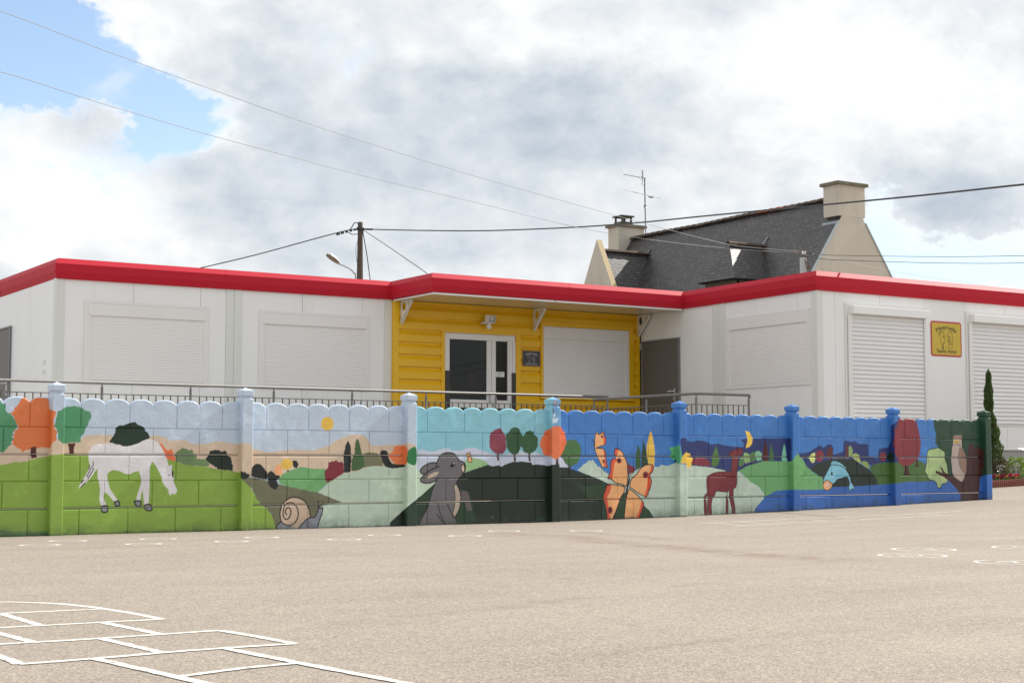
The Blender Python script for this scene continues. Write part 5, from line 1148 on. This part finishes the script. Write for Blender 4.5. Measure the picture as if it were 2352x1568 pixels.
M['bark'] = mat('bark', (.10, .07, .05), .9, .2, .2, 8.)
gz = lambda x, y: float(ground_z(x, y))
def leaves(pts, l, w, rnd, up=.5):
    mb = MB()
    for p, d in pts:
        d = Vector(d).normalized(); s = d.cross(Vector((rnd.uniform(-1, 1), rnd.uniform(-1, 1), rnd.uniform(-.3, 1)))).normalized(); p = Vector(p); k = rnd.uniform(.7, 1.25); n = d.cross(s) * (.12 * l)
        mb.add([p, p + d * l * k * .5 + s * w * k * .5 + n, p + d * l * k, p + d * l * k * .5 - s * w * k * .5 + n], [(0, 1, 2, 3)])
    return mb
rnd = random.Random(3)
cx, cy = 21.45, 18.22; z0 = gz(cx, cy); CY = thing('cypress_tree', (cx, cy, z0), 'slim dark columnar cypress behind the end post of the painted wall', 'tree')
pts = []
axis = lambda t: (-.13 * t ** 1.4 + .03 * math.sin(7 * t), .02 * math.sin(5 * t))
def cyr(t): return (.135 * (1 - t) ** .38 if t > .25 else .135 * (.72 + .28 * min(1, t / .2))) * (1 + .16 * math.sin(19 * t) + .14 * math.sin(41 * t)) * (.62 if t > .5 else 1 - .38 * max(0, (t - .2) / .3))
for k in range(7800):
    t = rnd.random() ** .85; a = rnd.uniform(0, 2 * math.pi); rr = cyr(t) * math.sqrt(rnd.uniform(.3, 1.3)); ox, oy = axis(t)
    pts.append(((cx + ox + rr * math.cos(a), cy + oy + rr * math.sin(a), z0 + .35 + 1.57 * t), (.45 * math.cos(a), .45 * math.sin(a), 1.)))
for k in range(60):
    t = .97 + rnd.random() * .06; ox, oy = axis(1); pts.append(((cx + ox + rnd.gauss(0, .012), cy + oy, z0 + .35 + 1.57 * t), (rnd.gauss(0, .2), 0, 1)))
mk('crown', leaves(pts, .055, .014, rnd), M['cypress'], CY)
mb = MB(); mb.tube([(cx, cy, z0 - .05), (cx, cy, z0 + .5), (cx - .03, cy, z0 + 1.2)], [.035, .03, .015], 8); mk('trunk', mb, M['bark'], CY)
def shrub(cx, cy, rx, h, n, l, w, m, label, cat='plant', name='shrub', zlo=.05):
    z0 = gz(cx, cy) + .05; t = thing(name, (cx, cy, z0), label, cat); pts = []
    for k in range(n):
        a = rnd.uniform(0, 6.283); v = rnd.random() ** .7; r = rx * math.sqrt(rnd.random()) * math.sqrt(max(.05, 1 - (v - .35) ** 2 * 1.9)); pts.append(((cx + r * math.cos(a), cy + r * .8 * math.sin(a), z0 + zlo + h * v), (math.cos(a) * .9, math.sin(a) * .9, rnd.uniform(-.1, .9))))
    mk('foliage', leaves(pts, l, w, rnd), M[m], t)
    mb = MB()
    for k in range(6):
        a = k * 1.05; mb.tube([(cx, cy, z0 - .04), (cx + rx * .45 * math.cos(a), cy + rx * .4 * math.sin(a), z0 + h * .75)], [.008, .003], 5)
    mk('stem', mb, M['bark'], t); return t
shrub(21.42, 18.08, .20, .36, 420, .05, .028, 'shrub_red', 'small bronze-leaved glossy shrub at the foot of the cypress')
shrub(22.05, 18.25, .19, .36, 420, .07, .022, 'shrub_lime', 'bright lime green spiky plant at the right picture edge')
shrub(21.80, 18.40, .17, .15, 160, .07, .02, 'leaf_green', 'low grey-green leafy plant between cypress and lime plant')
def flower(cx, cy, label):
    z0 = gz(cx, cy) + .09; t = thing('flower_clump', (cx, cy, z0), label, 'flowers', 'pink flowers in the bed'); pts = [];
    for k in range(90):
        a = rnd.uniform(0, 6.283); r = .09 * math.sqrt(rnd.random()); pts.append(((cx + r * math.cos(a), cy + r * math.sin(a), z0 + rnd.uniform(0, .06)), (math.cos(a), math.sin(a), .6)))
    mk('foliage', leaves(pts, .05, .02, rnd), M['leaf_green'], t)
    for k in range(5):
        bx, by, bz = cx + rnd.uniform(-.07, .07), cy + rnd.uniform(-.06, .03), z0 + rnd.uniform(.06, .11); P = []
        for j in range(16): a = rnd.uniform(0, 6.283); P.append(((bx, by, bz), (math.cos(a), math.sin(a), rnd.uniform(-.2, 1.))))
        mk('blossom', leaves(P, .034, .03, rnd), M['petal_pink' if k < 4 else 'petal_yellow'], t)
    return t
for x, y, l in ((21.34, 17.98, 'pink flower clump close behind the end post'), (21.52, 17.99, 'small pink and orange flower clump second from the end post'), (21.70, 17.97, 'largest pink flower clump in the middle of the bed'), (21.15, 18.02, 'pink flower clump mostly hidden by the end post')): flower(x, y, l)
mb = MB(); n = 30
for i in range(n):
    a, b = 20.2 + i * .25, 20.45 + i * .25
    mb.quad((a, 17.93, gz(a, 17.9) + .075), (b, 17.93, gz(b, 17.9) + .075), (b, 18.95, gz(b, 18.9) + .10), (a, 18.95, gz(a, 18.9) + .10))
tag(mk('soil_bed', mb, M['soil']), kind='structure')
BE = thing('brick_edging', (21.5, 17.9, .25), 'low row of upright red brick edging along the flower bed', 'edging')
mb = MB(); x = 20.2
while x < 25:
    w = .050; z = gz(x, 17.9); hh = .125 + .004 * math.sin(x * 37); mb.lathe((x, 17.89, z), [(.0255, -.05), (.0255, hh - .006), (.02, hh), (.001, hh + .002)], 8); x += w + .003
mk('brick_row', mb, M['brick_edge'], BE)

# ------------------------------------------------------------------ sky, sun, camera
def make_world():
    w = bpy.data.worlds.new('World'); SC.world = w; w.use_nodes = True; nt = w.node_tree; t = NT(nt); bg = nt.nodes['Background']; bg.inputs[1].default_value = .1
    sky = t.n('ShaderNodeTexSky', sky_type='NISHITA'); sky.sun_disc = False; sky.sun_elevation = R(SUN_EL); sky.sun_rotation = R(SUN_AZ); sky.air_density = 1.0; sky.dust_density = .6; sky.ozone_density = 2.0
    d = t.n('ShaderNodeTexCoord').outputs['Generated']; sx = t.n('ShaderNodeSeparateXYZ', ins={0: d})
    az = t.m('ARCTAN2', sx.outputs[0], sx.outputs[1]); el = t.m('ARCSINE', t.m('MAXIMUM', t.m('MINIMUM', sx.outputs[2], .999), -.999))
    deg = 57.29578; a0 = t.m('MULTIPLY', az, deg); e = t.m('MULTIPLY', el, deg)          # compass bearing and height in degrees
    # cloud detail lives in direction space so that it wraps the whole sky
    P = t.n('ShaderNodeVectorMath', operation='MULTIPLY', ins={0: d, 1: (1., 1., 1.45)}).outputs[0]
    wn = t.n('ShaderNodeTexNoise', ins={'Vector': P, 'Scale': 7., 'Detail': 3.})
    wv = t.n('ShaderNodeVectorMath', operation='MULTIPLY_ADD', ins={0: wn.outputs['Color'], 1: (.05, .05, .05), 2: P}).outputs[0]
    wsun = t.n('ShaderNodeVectorMath', operation='ADD', ins={0: wv, 1: (.010, -.004, .016)}).outputs[0]
    big = t.noise(wv, 5.5, 4, .55); mid = t.noise(wv, 11., 7, .54); fin = t.noise(wv, 40., 7, .62); mid2 = t.noise(wsun, 11., 7, .54)
    w1 = t.n('ShaderNodeSeparateXYZ', ins={0: t.n('ShaderNodeTexNoise', ins={'Vector': P, 'Scale': 22., 'Detail': 6., 'Roughness': .62}).outputs['Color']})
    a = t.m('MULTIPLY_ADD', t.m('SUBTRACT', w1.outputs[0], .5), 4.5, a0); e_ = t.m('MULTIPLY_ADD', t.m('SUBTRACT', w1.outputs[1], .5), 4.5, e)
    def blob(ca, ce, ra, re, ang=0.):
        c, s = math.cos(R(ang)), math.sin(R(ang)); da = t.m('SUBTRACT', a, ca); de = t.m('SUBTRACT', e_, ce)
        u = t.m('DIVIDE', t.m('ADD', t.m('MULTIPLY', da, c), t.m('MULTIPLY', de, s)), ra); v = t.m('DIVIDE', t.m('SUBTRACT', t.m('MULTIPLY', de, c), t.m('MULTIPLY', da, s)), re)
        return t.m('EXPONENT', t.m('MULTIPLY', t.m('ADD', t.m('MULTIPLY', u, u), t.m('MULTIPLY', v, v)), -1.))
    def total(lst):
        r = None
        for amt, *b in lst:
            q = t.m('MULTIPLY', blob(*b), amt); r = q if r is None else t.m('ADD', r, q)
        return r
    def sky_at(px, py): return (YAW + math.degrees(math.atan((px - 1248) / 3804.8)), math.degrees(math.atan((1128 - py) / 3804.8 * math.cos(math.atan((px - 1248) / 3804.8)))))
    def B(amt, x, y, rx, ry, ang=0.): ca, ce = sky_at(x, y); return (amt, ca, ce, math.degrees(rx / 3804.8), math.degrees(ry / 3804.8), -ang)
    holes = total(SKY_HOLES(B)); light = total(SKY_LIGHT(B))
    # coverage
    cov = t.m('ADD', t.m('MULTIPLY_ADD', big, .40, t.m('MULTIPLY', mid, .62)), t.m('MULTIPLY', fin, .26))
    cov = t.m('SUBTRACT', t.m('ADD', cov, .06), t.m('MINIMUM', holes, .52))
    dens = t.ramp(cov, .31, .63)
    # brightness: thin edges and sunlit heads white, thick bases blue grey
    br = t.m('ADD', t.m('MULTIPLY', t.m('SUBTRACT', mid, mid2), 2.3), t.m('MULTIPLY', t.m('SUBTRACT', fin, .5), .2))
    br = t.m('ADD', br, t.m('MULTIPLY', t.m('SUBTRACT', mid, .5), -.35))
    br = t.m('ADD', t.m('ADD', br, light), t.m('MULTIPLY', t.m('SUBTRACT', big, .5), -.7))
    edge = t.m('MULTIPLY', t.m('SUBTRACT', 1., t.ramp(cov, .42, .66)), .5)
    br = t.ramp(t.m('ADD', t.m('ADD', br, edge), .33), -.42, .95, smooth=False)
    cl = t.mixc(br, (3.45, 4.05, 4.75, 1), (8.2, 8.15, 8.0, 1))
    skc = t.mixc(1., sky.outputs[0], SKY_TINT, 'MULTIPLY')
    low = t.m('MULTIPLY', t.ramp(e, 13., 3.), .85); skc = t.mixc(low, skc, (5.0, 6.5, 7.5, 1))
    col = t.mixc(dens, skc, cl)
    t.set(bg.inputs[0], col)
SKY_TINT = (1.62, 1.5, 1.42, 1)
SKY_HOLES = lambda B: [B(.75, -60, 110, 220, 120), B(.75, 170, 150, 150, 100, 15), B(.75, 390, 265, 120, 75, 20), B(.3, 120, 10, 200, 50), B(.62, 2330, 640, 330, 75), B(.45, 2135, 570, 55, 130), B(.22, 2390, 180, 70, 45)]
SKY_LIGHT = lambda B: [B(.35, 330, 60, 170, 110), B(.40, 170, 420, 260, 110, 20), B(.30, 520, 260, 50, 130), B(-.36, 900, 330, 460, 210), B(-.30, 1480, 320, 340, 150), B(.34, 1380, 90, 420, 70), B(.50, 2150, 170, 420, 170), B(.30, 2050, 420, 150, 120), B(-.30, 2330, 450, 200, 95), B(.20, 1100, 650, 330, 50), B(-.30, 560, 470, 240, 110), B(.35, 60, 610, 120, 60), B(.3, 1700, 450, 200, 60), B(-.28, 640, 170, 170, 130)]
make_world()
sun = bpy.data.lights.new('sun', 'SUN'); sun.energy = 4.2; sun.angle = R(.5); sun.color = (1., .955, .88)
so = bpy.data.objects.new('sun', sun); COL.objects.link(so)
sd = Vector((math.sin(R(SUN_AZ)) * math.cos(R(SUN_EL)), math.cos(R(SUN_AZ)) * math.cos(R(SUN_EL)), math.sin(R(SUN_EL))))
so.rotation_euler = sd.to_track_quat('Z', 'Y').to_euler(); so.location = sd * 60
cam = bpy.data.cameras.new('camera'); cam.lens = 3804.8 / 2496 * 36; cam.sensor_width = 36; cam.clip_end = 4000; cam.clip_start = .05
co = bpy.data.objects.new('camera', cam); COL.objects.link(co); co.location = EYE; co.rotation_euler = (R(90 + PITCH), 0, R(-YAW)); SC.camera = co
SC.view_settings.view_transform = 'Standard'; SC.view_settings.look = 'None'; SC.view_settings.exposure = .47; SC.view_settings.gamma = 1
SC.cycles.max_bounces = 8; SC.cycles.transparent_max_bounces = 8
